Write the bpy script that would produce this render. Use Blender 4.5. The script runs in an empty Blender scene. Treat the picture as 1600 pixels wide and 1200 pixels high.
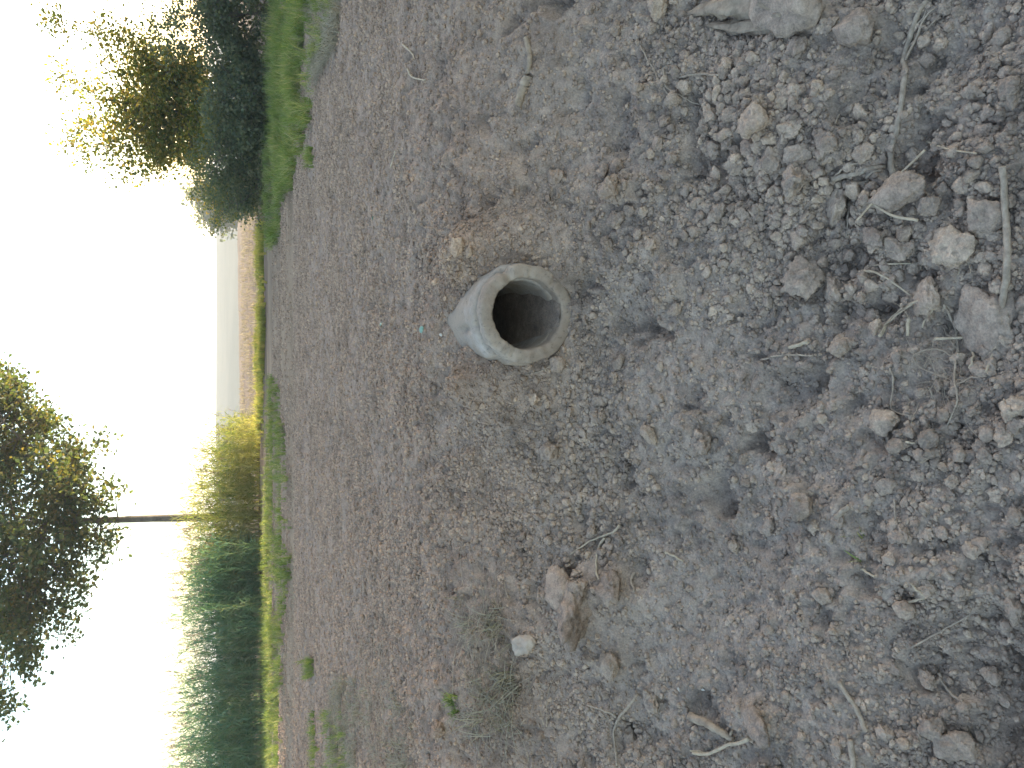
import bpy, math, random
import numpy as np
from mathutils import Vector, Matrix, noise as mnoise

SC = bpy.context.scene
COL = SC.collection
R = math.radians

# ------------------------------------------------------------------ camera
# The photograph is an upright picture turned a quarter turn: the sky lies on the left of the frame.
F_PX = 1295.0                      # focal length in pixels of the 1600 x 1200 photograph
PITCH = R(19.4)
CAM = np.array([0.0, 0.0, 0.85])   # the dirt track is z = 0; the ditch floor lies lower
FWD = np.array([0.0, math.cos(PITCH), -math.sin(PITCH)])
UPV = np.array([0.0, math.sin(PITCH), math.cos(PITCH)])
RGT = np.array([1.0, 0.0, 0.0])
cam = bpy.data.cameras.new('camera')
cam.sensor_width = 36.0
cam.lens = F_PX / 1600.0 * 36.0
cam.clip_start = 0.05
cam.clip_end = 6000
camo = bpy.data.objects.new('camera', cam)
COL.objects.link(camo)
m = Matrix.Identity(4)
for i in range(3):
    m[i][0] = -UPV[i]              # picture right = world down
    m[i][1] = RGT[i]               # picture up = world right
    m[i][2] = -FWD[i]
    m[i][3] = CAM[i]
camo.matrix_world = m
SC.camera = camo

# ------------------------------------------------------------------ light
SUN_AZ, SUN_EL = R(58), R(9)      # azimuth to the right of the view direction
w = bpy.data.worlds.new('World')
SC.world = w
w.use_nodes = True
nt = w.node_tree
sky = nt.nodes.new('ShaderNodeTexSky')
sky.sky_type = 'NISHITA'
sky.sun_disc = False
sky.sun_elevation = SUN_EL
sky.sun_rotation = SUN_AZ
sky.air_density = 1.0
sky.dust_density = 1.6
nt.nodes['Background'].inputs[1].default_value = 0.15
nt.links.new(sky.outputs[0], nt.nodes['Background'].inputs[0])
sl = bpy.data.lights.new('sun', 'SUN')
sl.energy = 3.6
sl.angle = R(0.6)
sl.color = (1.0, 0.88, 0.70)
so = bpy.data.objects.new('sun', sl)
COL.objects.link(so)
sd = Vector((math.sin(SUN_AZ) * math.cos(SUN_EL), math.cos(SUN_AZ) * math.cos(SUN_EL), math.sin(SUN_EL)))
so.rotation_euler = sd.to_track_quat('Z', 'Y').to_euler()
SC.view_settings.view_transform = 'Standard'
SC.view_settings.look = 'None'
SC.view_settings.gamma = 1.0
SC.view_settings.exposure = 2.5
SC.render.engine = 'CYCLES'
SC.cycles.use_denoising = True
SC.cycles.denoising_prefilter = 'ACCURATE'
SC.cycles.sample_clamp_indirect = 4.0
SC.cycles.max_bounces = 6
SC.cycles.diffuse_bounces = 3
SC.cycles.transmission_bounces = 4
SC.cycles.transparent_max_bounces = 4
SC.cycles.volume_bounces = 1
SC.cycles.caustics_reflective = False
SC.cycles.caustics_refractive = False

# ------------------------------------------------------------------ noise
def hsh(ix, iy, s):
    n = (ix * 374761393 + iy * 668265263 + s * 974634541) & 0xffffffff
    n = ((n ^ (n >> 13)) * 1274126177) & 0xffffffff
    n = ((n ^ (n >> 15)) * 2246822519) & 0xffffffff
    return ((n ^ (n >> 16)) & 0xffffff) / float(0xffffff)

def vnoise(x, y, s):
    ix = np.floor(x).astype(np.int64); iy = np.floor(y).astype(np.int64)
    fx = x - ix; fy = y - iy
    fx = fx * fx * fx * (fx * (fx * 6 - 15) + 10); fy = fy * fy * fy * (fy * (fy * 6 - 15) + 10)
    a = hsh(ix, iy, s) * (1 - fx) + hsh(ix + 1, iy, s) * fx
    b = hsh(ix, iy + 1, s) * (1 - fx) + hsh(ix + 1, iy + 1, s) * fx
    return (a * (1 - fy) + b * fy) * 2 - 1

def fbm(x, y, s, o=4):
    v = 0; a = 1.0; c, sn = math.cos(0.6), math.sin(0.6)
    for k in range(o):
        v = v + a * vnoise(x, y, s + k * 17)
        x, y = (x * c - y * sn) * 2.03 + 11.3, (x * sn + y * c) * 2.03 + 5.7
        a *= 0.5
    return v / 1.6

def lumps(x, y, cell, rmin, rmax, prob, seed, squash):
    """half-buried round lumps, at most one for each cell"""
    ix = np.floor(x / cell).astype(np.int64); iy = np.floor(y / cell).astype(np.int64)
    h = np.zeros_like(x)
    for dx in (-1, 0, 1):
        for dy in (-1, 0, 1):
            jx = ix + dx; jy = iy + dy
            px = (jx + hsh(jx, jy, seed)) * cell; py = (jy + hsh(jx, jy, seed + 1)) * cell
            r = (rmin + (rmax - rmin) * hsh(jx, jy, seed + 2) ** 2) * cell
            on = hsh(jx, jy, seed + 3) < prob
            d2 = (x - px) ** 2 + (y - py) ** 2
            v = np.where(on, np.sqrt(np.maximum(0, r * r - d2)) * squash, 0)
            h = np.maximum(h, v)
    return h

def sstep(a, b, v):
    t = np.clip((v - a) / (b - a), 0, 1)
    return t * t * (3 - 2 * t)

# ------------------------------------------------------------------ the lie of the land
PROF_Y = np.array([-400, -5, -2.2, -1.2, 0.0, 0.8, 1.3, 1.95, 2.38, 2.67, 2.92, 3.25, 3.7, 5, 8, 9.6, 10.4, 13, 15.8, 16.6, 20, 38, 56, 68, 80, 150, 260, 1000, 2600])
PROF_Z = np.array([0, 0, -.2, -.6, -.84, -.82, -.75, -.60, -.45, -.33, -.17, -.03, 0.0, .01, .01, .03, -.03, 0, -.02, .03, .02, .10, -.9, -2.0, -2.5, 1.55, 1.9, -2.0, -4.0])
PIPE_C = np.array([0.247, 2.73, -0.170])    # middle of the pipe's open end
PIPE_AX = np.array([0.035, 1.0, -0.03]); PIPE_AX /= np.linalg.norm(PIPE_AX)
BUMPS = []                                  # (x, y, radius, height) hollows and mounds, filled in below

def soil_amt(y):
    return 1 - sstep(9.3, 10.2, y)

def base(x, y):
    yy = y + 0.05 * np.clip(x, -4, 4) * (1 - sstep(4, 8, y)) + 0.10 * fbm(x * 0.9, y * 0.9, 5, 2) * (1 - sstep(4, 9, y))
    # far crest and hill run a little aslant
    yy = np.where(y > 30, y - 0.12 * np.clip(x, -300, 300), yy)
    z = np.interp(yy, PROF_Y, PROF_Z)
    z = z + 0.3 * fbm(x * 0.02, y * 0.02, 61, 2) * sstep(90, 200, y)
    return z

def H(x, y, fine=True):
    x = np.asarray(x, float); y = np.asarray(y, float)
    z = base(x, y)
    s = soil_amt(y)
    wx = x + 0.012 * vnoise(x * 31, y * 31, 71) + 0.02 * vnoise(x * 9, y * 9, 73)
    wy = y + 0.012 * vnoise(x * 31, y * 31, 72) + 0.02 * vnoise(x * 9, y * 9, 74)
    wx = wx + 0.006 * vnoise(x * 83, y * 83, 75); wy = wy + 0.006 * vnoise(x * 83, y * 83, 76)
    near = 1 - sstep(2.6, 4.2, y)
    rough = (0.35 + 0.65 * np.clip(0.5 + 0.9 * fbm(x * 1.3, y * 1.3, 9, 2), 0, 1))
    z = z + s * (0.055 * fbm(x * 2.2, y * 2.2, 21, 3) * (0.45 + 0.55 * near))
    z = z + s * 0.018 * fbm(x * 9, y * 9, 22, 3) * rough
    if fine:
        z = z + s * rough * (0.2 + 0.8 * near) * lumps(wx, wy, 0.17, 0.10, 0.42, 0.36, 31, 0.70)
        f1 = 1 - sstep(3.4, 5.2, y); f2 = 1 - sstep(5, 8, y)
        z = z + f2 * s * rough * (0.45 + 0.55 * near) * lumps(wx, wy, 0.075, 0.12, 0.45, 0.55, 35, 0.85)
        z = z + f1 * s * rough * lumps(wx, wy, 0.034, 0.15, 0.48, 0.62, 39, 0.95)
        z = z + f1 * s * 0.010 * fbm(x * 40, y * 40, 23, 3)
        z = z - f2 * s * 0.050 * np.maximum(0, fbm(wx * 16, wy * 16, 24, 3) - 0.22)
        z = z - s * 0.16 * near * np.maximum(0, fbm(wx * 6, wy * 6, 25, 3) - 0.30)
    # wheel ruts of the track
    t = sstep(9.6, 10.6, y) * (1 - sstep(15.3, 16.4, y))
    yw = y + 0.25 * vnoise(x * 0.35, y * 0.1, 81) + 0.03 * x
    z = z + t * (0.045 * np.sin(yw * 3.3) + 0.018 * np.sin(yw * 11.0 + 1) + 0.006 * fbm(x * 3, y * 8, 82, 3))
    f = sstep(16.2, 17.2, y) * (1 - sstep(44, 60, y))
    z = z + f * (0.035 * np.sin((y + 0.06 * x) * 2 * math.pi / 1.1) + 0.03 * fbm(x * 2, y * 2, 83, 3))
    for bx, by, br, bh in BUMPS:
        z = z + bh * np.exp(-((x - bx) ** 2 + (y - by) ** 2) / (br * br))
    return z

def ray(px, py):
    """direction through a pixel of the 1600 x 1200 photograph"""
    u = 1200 - py - 600; v = px - 800
    d = FWD * F_PX + RGT * u - UPV * v
    return d / np.linalg.norm(d)

def ground_at(px, py, fine=True):
    d = ray(px, py)
    t = np.concatenate([np.arange(0.8, 6, 0.004), np.arange(6, 60, 0.05)])
    p = CAM[None, :] + t[:, None] * d[None, :]
    k = np.argmax(p[:, 2] < H(p[:, 0], p[:, 1], fine))
    q = p[k]
    return np.array([q[0], q[1], float(H(np.array([q[0]]), np.array([q[1]]), fine)[0])]), float(t[k])

def ground_many(pts, fine=True):
    return [ground_at(a, b, fine) for a, b in pts]

def at_y(px, py, y):
    d = ray(px, py)
    return CAM + d * (y / d[1])

# mound over the pipe, hollow at its mouth, pits seen in the photograph
BUMPS.append((PIPE_C[0] + .02, 3.18, 0.32, 0.12))
BUMPS.append((PIPE_C[0] + .24, 2.94, 0.15, 0.18))
BUMPS.append((PIPE_C[0] - .24, 2.95, 0.15, 0.16))
BUMPS.append((PIPE_C[0] - .03, 2.50, 0.17, -0.03))
_pb = [((990, 893), .05, -.09), ((868, 268), .04, -.05), ((905, 950), .13, .055), ((1500, 520), .09, -.05),
       ((1400, 250), .07, -.04), ((1300, 320), .05, -.04), ((1545, 1010), .13, -.08), ((1560, 1150), .1, -.06), ((1330, 1010), .2, .03),
       ((1370, 840), .06, -.03), ((760, 1000), .2, .05), ((960, 920), .10, .05), ((1190, 1130), .09, .04),
       ((1500, 90), .1, -.03), ((1240, 120), .2, .05), ((1250, 250), .18, .04), ((1420, 430), .05, -.05)]
_tmp = [(ground_at(p[0], p[1], False)[0], r, h) for p, r, h in _pb]
for q, r, h in _tmp:
    BUMPS.append((q[0], q[1], r, h))

# ------------------------------------------------------------------ materials
def mat(name):
    mt = bpy.data.materials.new(name); mt.use_nodes = True
    n = mt.node_tree.nodes; n.clear()
    out = n.new('ShaderNodeOutputMaterial')
    return mt, mt.node_tree, out

def N(t, typ, **kw):
    n = t.nodes.new(typ)
    for k, v in kw.items():
        if k in n.inputs: n.inputs[k].default_value = v
        else: setattr(n, k, v)
    return n

def ramp(t, fac, stops):
    r = t.nodes.new('ShaderNodeValToRGB')
    e = r.color_ramp.elements
    while len(e) < len(stops): e.new(0.5)
    for i, (p, c) in enumerate(stops):
        e[i].position = p; e[i].color = (c[0], c[1], c[2], 1)
    t.links.new(fac, r.inputs[0])
    return r.outputs[0]

def mixc(t, fac, a, b, mode='MIX'):
    n = t.nodes.new('ShaderNodeMix'); n.data_type = 'RGBA'; n.blend_type = mode
    for sock, val in ((n.inputs[0], fac), (n.inputs[6], a), (n.inputs[7], b)):
        if hasattr(val, 'is_linked'): t.links.new(val, sock)
        elif isinstance(val, (int, float)): sock.default_value = val
        else: sock.default_value = (*val, 1)
    return n.outputs[2]

GREY_LO, GREY_HI = (0.212, 0.163, 0.128), (0.425, 0.332, 0.264)
BRN_LO, BRN_HI = (0.218, 0.152, 0.111), (0.424, 0.308, 0.230)

def soil_material(name, clod=False, lift=1.0):
    """dug earth: dry grey clay down in the ditch, brown topsoil up the bank, damp patches"""
    mt, t, out = mat(name)
    geo = N(t, 'ShaderNodeNewGeometry')
    pos = geo.outputs['Position']
    n1 = N(t, 'ShaderNodeTexNoise', Scale=26.0, Detail=8.0, Roughness=0.68); t.links.new(pos, n1.inputs['Vector'])
    n2 = N(t, 'ShaderNodeTexNoise', Scale=1.7, Detail=5.0, Roughness=0.6); t.links.new(pos, n2.inputs['Vector'])
    n3 = N(t, 'ShaderNodeTexNoise', Scale=160.0, Detail=5.0, Roughness=0.7); t.links.new(pos, n3.inputs['Vector'])
    sep = N(t, 'ShaderNodeSeparateXYZ'); t.links.new(pos, sep.inputs[0])
    mr = N(t, 'ShaderNodeMapRange'); mr.inputs[1].default_value = -0.50; mr.inputs[2].default_value = 0.02
    ad = N(t, 'ShaderNodeMath', operation='MULTIPLY_ADD'); t.links.new(n2.outputs[0], ad.inputs[0]); ad.inputs[1].default_value = 0.7
    t.links.new(sep.outputs[2], ad.inputs[2])
    sb = N(t, 'ShaderNodeMath', operation='SUBTRACT'); t.links.new(ad.outputs[0], sb.inputs[0]); sb.inputs[1].default_value = 0.35
    t.links.new(sb.outputs[0], mr.inputs[0])
    g = ramp(t, n1.outputs[0], [(0.28, [c * lift for c in GREY_LO]), (0.72, [c * lift for c in GREY_HI])])
    b = ramp(t, n1.outputs[0], [(0.28, [c * lift for c in BRN_LO]), (0.72, [c * lift for c in BRN_HI])])
    c = mixc(t, mr.outputs[0], g, b)
    fr = ramp(t, n3.outputs[0], [(0.30, (0.62, 0.62, 0.62)), (0.70, (1.30, 1.28, 1.25))])
    c = mixc(t, 0.8, c, fr, 'MULTIPLY')
    n4 = N(t, 'ShaderNodeTexNoise', Scale=5.0, Detail=6.0, Roughness=0.65); t.links.new(pos, n4.inputs['Vector'])
    damp = ramp(t, n4.outputs[0], [(0.36, (0.66, 0.65, 0.66)), (0.56, (1.04, 1.03, 1.02))])
    c = mixc(t, 0.75, c, damp, 'MULTIPLY')
    if clod:
        oi = N(t, 'ShaderNodeObjectInfo')
        rv = ramp(t, oi.outputs['Random'], [(0.0, (0.88, 0.87, 0.86)), (0.6, (1.08, 1.06, 1.03)), (1.0, (1.30, 1.26, 1.18))])
        c = mixc(t, 1.0, c, rv, 'MULTIPLY')
    bs = N(t, 'ShaderNodeBsdfPrincipled', Roughness=0.95)
    bs.inputs['Specular IOR Level'].default_value = 0.12
    t.links.new(c, bs.inputs['Base Color'])
    bm = N(t, 'ShaderNodeBump', Strength=0.9, Distance=0.009)
    mx = N(t, 'ShaderNodeMath', operation='MULTIPLY_ADD'); t.links.new(n3.outputs[0], mx.inputs[0]); mx.inputs[1].default_value = 0.45
    n5 = N(t, 'ShaderNodeTexNoise', Scale=62.0, Detail=4.0, Roughness=0.65); t.links.new(pos, n5.inputs['Vector'])
    t.links.new(n5.outputs[0], mx.inputs[2])
    t.links.new(mx.outputs[0], bm.inputs['Height'])
    t.links.new(bm.outputs[0], bs.inputs['Normal'])
    t.links.new(bs.outputs[0], out.inputs[0])
    return mt

def plain(name, lo, hi, scale=20.0, rough=0.9, bump=0.3, dist=0.004, stretch=None, obj=False, per_object=0.0, spec=0.2):
    mt, t, out = mat(name)
    if obj:
        src = N(t, 'ShaderNodeTexCoord').outputs['Object']
    else:
        src = N(t, 'ShaderNodeNewGeometry').outputs['Position']
    if stretch:
        mp = N(t, 'ShaderNodeMapping'); mp.inputs['Scale'].default_value = stretch
        t.links.new(src, mp.inputs[0]); src = mp.outputs[0]
    n1 = N(t, 'ShaderNodeTexNoise', Scale=scale, Detail=7.0, Roughness=0.66); t.links.new(src, n1.inputs['Vector'])
    c = ramp(t, n1.outputs[0], [(0.3, lo), (0.7, hi)])
    if per_object:
        oi = N(t, 'ShaderNodeObjectInfo')
        rv = ramp(t, oi.outputs['Random'], [(0, (1 - per_object,) * 3), (1, (1 + per_object,) * 3)])
        c = mixc(t, 1.0, c, rv, 'MULTIPLY')
    bs = N(t, 'ShaderNodeBsdfPrincipled', Roughness=rough)
    bs.inputs['Specular IOR Level'].default_value = spec
    t.links.new(c, bs.inputs['Base Color'])
    if bump:
        bm = N(t, 'ShaderNodeBump', Strength=bump, Distance=dist)
        t.links.new(n1.outputs[0], bm.inputs['Height']); t.links.new(bm.outputs[0], bs.inputs['Normal'])
    t.links.new(bs.outputs[0], out.inputs[0])
    return mt

def leaf_material(name, cols, trans, tcol_gain=(1.5, 1.35, 0.6), inst=False):
    """thin leaves: light passes through them"""
    mt, t, out = mat(name)
    if inst:
        r1 = N(t, 'ShaderNodeObjectInfo').outputs['Random']
        r2 = N(t, 'ShaderNodeNewGeometry').outputs['Random Per Island']
        ad = N(t, 'ShaderNodeMath', operation='ADD'); t.links.new(r1, ad.inputs[0]); t.links.new(r2, ad.inputs[1])
        ml = N(t, 'ShaderNodeMath', operation='MULTIPLY'); t.links.new(ad.outputs[0], ml.inputs[0]); ml.inputs[1].default_value = 0.5
        fac = ml.outputs[0]
    else:
        fac = N(t, 'ShaderNodeNewGeometry').outputs['Random Per Island']
    c = ramp(t, fac, [(i / (len(cols) - 1), k) for i, k in enumerate(cols)])
    df = N(t, 'ShaderNodeBsdfPrincipled', Roughness=0.6); df.inputs['Specular IOR Level'].default_value = 0.25
    t.links.new(c, df.inputs['Base Color'])
    tr = N(t, 'ShaderNodeBsdfTranslucent')
    t.links.new(mixc(t, 1.0, c, tcol_gain, 'MULTIPLY'), tr.inputs[0])
    ms = N(t, 'ShaderNodeMixShader'); ms.inputs[0].default_value = trans
    t.links.new(df.outputs[0], ms.inputs[1]); t.links.new(tr.outputs[0], ms.inputs[2])
    t.links.new(ms.outputs[0], out.inputs[0])
    return mt

M_SOIL = soil_material('dug_earth')
M_CLOD = soil_material('earth_clod', clod=True, lift=1.05)
M_TRACK = plain('track_earth', (0.160, 0.106, 0.068), (0.37, 0.258, 0.172), 2.6, 0.95, 0.8, 0.03, (0.22, 1.5, 1))
M_FIELD = plain('stubble_soil', (0.115, 0.075, 0.050), (0.24, 0.160, 0.105), 1.2, 0.95, 0.4, 0.02, (0.4, 2.5, 1))
M_HILL = plain('far_slope', (0.11, 0.115, 0.095), (0.17, 0.165, 0.13), 0.05, 1.0, 0)
M_CONC = None
M_ROOT = plain('dusty_root', (0.20, 0.150, 0.110), (0.41, 0.325, 0.245), 60, 0.95, 0.9, 0.004, spec=.1)
M_STRAW = plain('dry_straw', (0.27, 0.205, 0.14), (0.47, 0.375, 0.265), 40, 0.7, 0.2, 0.001)
M_WOOD = plain('dusty_wood', (0.19, 0.140, 0.100), (0.40, 0.31, 0.225), 30, 0.95, 1.0, 0.008, spec=.1)
M_BARK = plain('bark', (0.075, 0.062, 0.050), (0.17, 0.145, 0.12), 9, 0.9, 0.8, 0.02)
M_STONE = plain('pale_stone', (0.27, 0.205, 0.155), (0.43, 0.345, 0.27), 24, 0.85, 0.4, 0.003)
M_TEAL = plain('teal_plastic', (0.14, 0.24, 0.19), (0.24, 0.34, 0.27), 60, 0.5, 0.2, 0.001)
M_WHITE = plain('white_shell', (0.38, 0.34, 0.29), (0.50, 0.46, 0.40), 60, 0.6, 0.2, 0.001)
M_GRASS = leaf_material('green_grass', [(0.075, 0.125, 0.036), (0.135, 0.20, 0.052), (0.21, 0.25, 0.085), (0.40, 0.35, 0.20)], 0.42, inst=True)
M_DRYGRASS = leaf_material('dry_grass', [(0.17, 0.14, 0.10), (0.27, 0.225, 0.155), (0.36, 0.31, 0.22), (0.20, 0.18, 0.10)], 0.25, (1.1, 1.05, 0.8), inst=True)
M_WEED = leaf_material('yellow_weeds', [(0.16, 0.22, 0.045), (0.28, 0.31, 0.07), (0.42, 0.38, 0.12), (0.44, 0.31, 0.14)], 0.5, (1.3, 1.25, .8), inst=True)
M_REED = leaf_material('reed_leaf', [(0.090, 0.180, 0.120), (0.125, 0.235, 0.150), (0.17, 0.27, 0.15), (0.26, 0.27, 0.15)], 0.45, (1.3, 1.25, .8), inst=True)
M_REEDY = leaf_material('yellowing_reed_leaf', [(0.13, 0.19, 0.055), (0.22, 0.26, 0.08), (0.36, 0.35, 0.14), (0.46, 0.41, 0.22)], 0.5, (1.35, 1.3, .75), inst=True)
M_PLUME = leaf_material('reed_plume', [(0.15, 0.11, 0.085), (0.25, 0.19, 0.14), (0.33, 0.27, 0.19)], 0.3, (1.2, 1.1, 0.8), inst=True)
M_LEAF_A = leaf_material('oak_leaf', [(0.045, 0.075, 0.038), (0.065, 0.10, 0.044), (0.09, 0.115, 0.045), (0.15, 0.13, 0.05)], 0.42, (1.9, 1.6, 0.6))
M_LEAF_B = leaf_material('turning_leaf', [(0.07, 0.10, 0.028), (0.11, 0.14, 0.032), (0.19, 0.18, 0.04), (0.30, 0.22, 0.06)], 0.52, (1.9, 1.6, 0.6))
M_LEAF_C = leaf_material('shrub_leaf', [(0.070, 0.092, 0.066), (0.092, 0.120, 0.078), (0.12, 0.14, 0.085), (0.16, 0.16, 0.10)], 0.5, (1.6, 1.5, 0.7))

# ------------------------------------------------------------------ object helpers
def tag(o, label=None, cat=None, group=None, kind=None):
    if label: o['label'] = label
    if cat: o['category'] = cat
    if group: o['group'] = group
    if kind: o['kind'] = kind
    return o

def mesh_np(name, verts, faces, material, smooth=True):
    """faces: (n,3) or (n,4) array"""
    verts = np.asarray(verts, np.float32); faces = np.asarray(faces, np.int32)
    me = bpy.data.meshes.new(name)
    me.vertices.add(len(verts)); me.vertices.foreach_set('co', verts.ravel())
    k = faces.shape[1]
    me.loops.add(faces.size); me.loops.foreach_set('vertex_index', faces.ravel())
    me.polygons.add(len(faces))
    me.polygons.foreach_set('loop_start', np.arange(0, faces.size, k, dtype=np.int32))
    me.polygons.foreach_set('use_smooth', np.full(len(faces), smooth))
    me.update(calc_edges=True)
    if material: me.materials.append(material)
    return me

def obj(name, me, parent=None, link=True, loc=None):
    o = bpy.data.objects.new(name, me)
    if link: COL.objects.link(o)
    if parent: o.parent = parent
    if loc is not None: o.location = loc
    return o

def empty(name, loc):
    e = bpy.data.objects.new(name, None); COL.objects.link(e); e.location = loc
    e.empty_display_size = 0.1
    return e

def tube_np(path, radii, sides=6, jit=0.0, rng=None, cap=True, ridge=0.0, flat=1.0):
    P = np.asarray(path, float); n = len(P)
    T = np.gradient(P, axis=0); T /= np.linalg.norm(T, axis=1)[:, None] + 1e-9
    ref = np.array([0.31, 0.17, 0.93])
    V = []; F = []
    for i in range(n):
        a = np.cross(T[i], ref); a /= np.linalg.norm(a) + 1e-9
        b = np.cross(T[i], a)
        for k in range(sides):
            th = 2 * math.pi * k / sides
            r = radii[i] * (1 + (jit * (rng.random() - 0.5) if rng else 0))
            if ridge: r *= 1 + ridge * mnoise.noise(Vector((math.cos(th) * 2.6, math.sin(th) * 2.6, i * .16))) + .5 * ridge * mnoise.noise(Vector((math.cos(th) * 6, math.sin(th) * 6, i * .3)))
            V.append(P[i] + (a * math.cos(th) + b * math.sin(th)) * r * np.array([1, 1, flat]))
    for i in range(n - 1):
        for k in range(sides):
            q = (k + 1) % sides
            F.append((i * sides + k, i * sides + q, (i + 1) * sides + q, (i + 1) * sides + k))
    if cap:
        for e in (0, n - 1):
            c = len(V); V.append(P[e])
            for k in range(sides):
                q = (k + 1) % sides
                F.append((c, e * sides + k, e * sides + q, e * sides + q) if e else (c, e * sides + q, e * sides + k, e * sides + k))
    return V, F

def join_np(parts):
    V = []; F = []; off = 0
    for v, f in parts:
        V.extend(v); F.extend([tuple(i + off for i in q) for q in f]); off += len(v)
    return V, F

def mesh_mixed(name, V, F, material, smooth=True):
    F = [tuple(dict.fromkeys(f)) for f in F]
    me = bpy.data.meshes.new(name)
    me.from_pydata([tuple(map(float, v)) for v in V], [], F)
    me.polygons.foreach_set('use_smooth', np.full(len(me.polygons), smooth))
    me.update()
    if material: me.materials.append(material)
    return me

def spline(pts, n):
    P = np.asarray(pts, float)
    Q = np.vstack([2 * P[0] - P[1], P, 2 * P[-1] - P[-2]])
    out = []
    m_ = len(P) - 1
    for s in np.linspace(0, m_ - 1e-6, n):
        i = int(s); f = s - i
        a, b, c, d = Q[i], Q[i + 1], Q[i + 2], Q[i + 3]
        out.append(0.5 * ((2 * b) + (c - a) * f + (2 * a - 5 * b + 4 * c - d) * f * f + (-a + 3 * b - 3 * c + d) * f ** 3))
    return np.array(out)

SOURCES = {}
def source(name, objs):
    c = bpy.data.collections.new(name)
    for o in objs: c.objects.link(o)
    SOURCES[name] = (c, len(objs))
    return name

def scatter(name, src, pts, rot, scl, label, cat, rng):
    """one countless mass: points with a size and turn each, an instance on every point"""
    c, nv = SOURCES[src]
    pts = np.asarray(pts, np.float32); n = len(pts)
    me = bpy.data.meshes.new(name)
    me.vertices.add(n); me.vertices.foreach_set('co', pts.ravel())
    for an, ty, val, key in (('rot', 'FLOAT_VECTOR', rot, 'vector'), ('scl', 'FLOAT_VECTOR', scl, 'vector'), ('idx', 'INT', rng.integers(0, nv, n), 'value')):
        a = me.attributes.new(an, ty, 'POINT')
        a.data.foreach_set(key, np.ascontiguousarray(val, np.int32 if ty == 'INT' else np.float32).ravel())
    o = obj(name, me)
    g = bpy.data.node_groups.new(name, 'GeometryNodeTree')
    g.interface.new_socket('Geometry', in_out='INPUT', socket_type='NodeSocketGeometry')
    g.interface.new_socket('Geometry', in_out='OUTPUT', socket_type='NodeSocketGeometry')
    gi = g.nodes.new('NodeGroupInput'); go = g.nodes.new('NodeGroupOutput')
    ci = g.nodes.new('GeometryNodeCollectionInfo'); ci.inputs[0].default_value = c
    ci.inputs[1].default_value = True; ci.inputs[2].default_value = True
    ip = g.nodes.new('GeometryNodeInstanceOnPoints'); ip.inputs['Pick Instance'].default_value = True
    def na(an, ty):
        q = g.nodes.new('GeometryNodeInputNamedAttribute'); q.data_type = ty; q.inputs[0].default_value = an
        return q.outputs[0]
    L = g.links.new
    L(gi.outputs[0], ip.inputs['Points']); L(ci.outputs[0], ip.inputs['Instance'])
    L(na('idx', 'INT'), ip.inputs['Instance Index']); L(na('rot', 'FLOAT_VECTOR'), ip.inputs['Rotation']); L(na('scl', 'FLOAT_VECTOR'), ip.inputs['Scale'])
    L(ip.outputs[0], go.inputs[0])
    md = o.modifiers.new('scatter', 'NODES'); md.node_group = g
    tag(o, label, cat, kind='stuff')
    return o

def rot3(rng, n):
    return rng.random((n, 3)) * 2 * math.pi

def rotz(rng, n, tilt=0.15):
    r = (rng.random((n, 3)) - 0.5) * 2 * tilt
    r[:, 2] = rng.random(n) * 2 * math.pi
    return r

# ------------------------------------------------------------------ ground: one sheet of cells cut into soil, track, field and hill
def build_ground():
    rows = list(np.concatenate([-np.geomspace(400, 0.6, 34), np.arange(-0.45, 0.85, 0.06)]))
    y = 0.88; dy = 0.0062
    while y < 2600:
        rows.append(y)
        if y > 3.6: dy *= 1.007 if y < 9 else (1.012 if y < 20 else 1.06)
        y += dy
    rows = np.array(rows)
    nc = 680
    core = np.linspace(-1, 1, nc)
    outer = np.geomspace(1.0, 1500.0, 26)[1:]
    hw = np.maximum(1.45, 0.60 * rows + 0.70)
    hw = np.where(rows > 400, np.minimum(hw, 700), hw)
    X = np.empty((len(rows), nc + 2 * len(outer)))
    for j, h in enumerate(hw):
        far = np.geomspace(1.0, max(2.0, 2600 / h), 27)[1:-1]
        X[j] = np.concatenate([-(far[::-1]) * h, core * h, far * h])
    Y = np.repeat(rows[:, None], X.shape[1], 1)
    Z = H(X.ravel(), Y.ravel()).reshape(X.shape)
    V = np.stack([X, Y, Z], -1).reshape(-1, 3)
    nr, ncol = X.shape
    i = np.arange(nr - 1)[:, None] * ncol + np.arange(ncol - 1)[None, :]
    F = np.stack([i, i + 1, i + ncol + 1, i + ncol], -1).reshape(-1, 4)
    cen = V[F].mean(1)
    # the bore of the pipe is open
    rel = cen - PIPE_C
    s = rel @ PIPE_AX
    rad = np.linalg.norm(rel - s[:, None] * PIPE_AX, axis=1)
    F = F[~((rad < 0.150) & (s > -0.005) & (s < 2.2))]
    cen = V[F].mean(1)
    wob = cen[:, 1] + 0.35 * fbm(cen[:, 0] * 1.1, cen[:, 1] * 1.1, 91, 3)
    zone = np.where(wob < 9.9, 0, np.where(wob < 16.3, 1, np.where(cen[:, 1] - 0.12 * np.clip(cen[:, 0], -300, 300) < 55, 2, 3)))
    for z, nm, mt in ((0, 'ground', M_SOIL), (1, 'dirt_track', M_TRACK), (2, 'stubble_field', M_FIELD), (3, 'hill', M_HILL)):
        f = F[zone == z]
        u, inv = np.unique(f, return_inverse=True)
        o = obj(nm, mesh_np(nm, V[u], inv.reshape(f.shape), mt))
        o['kind'] = 'structure'
build_ground()

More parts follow.
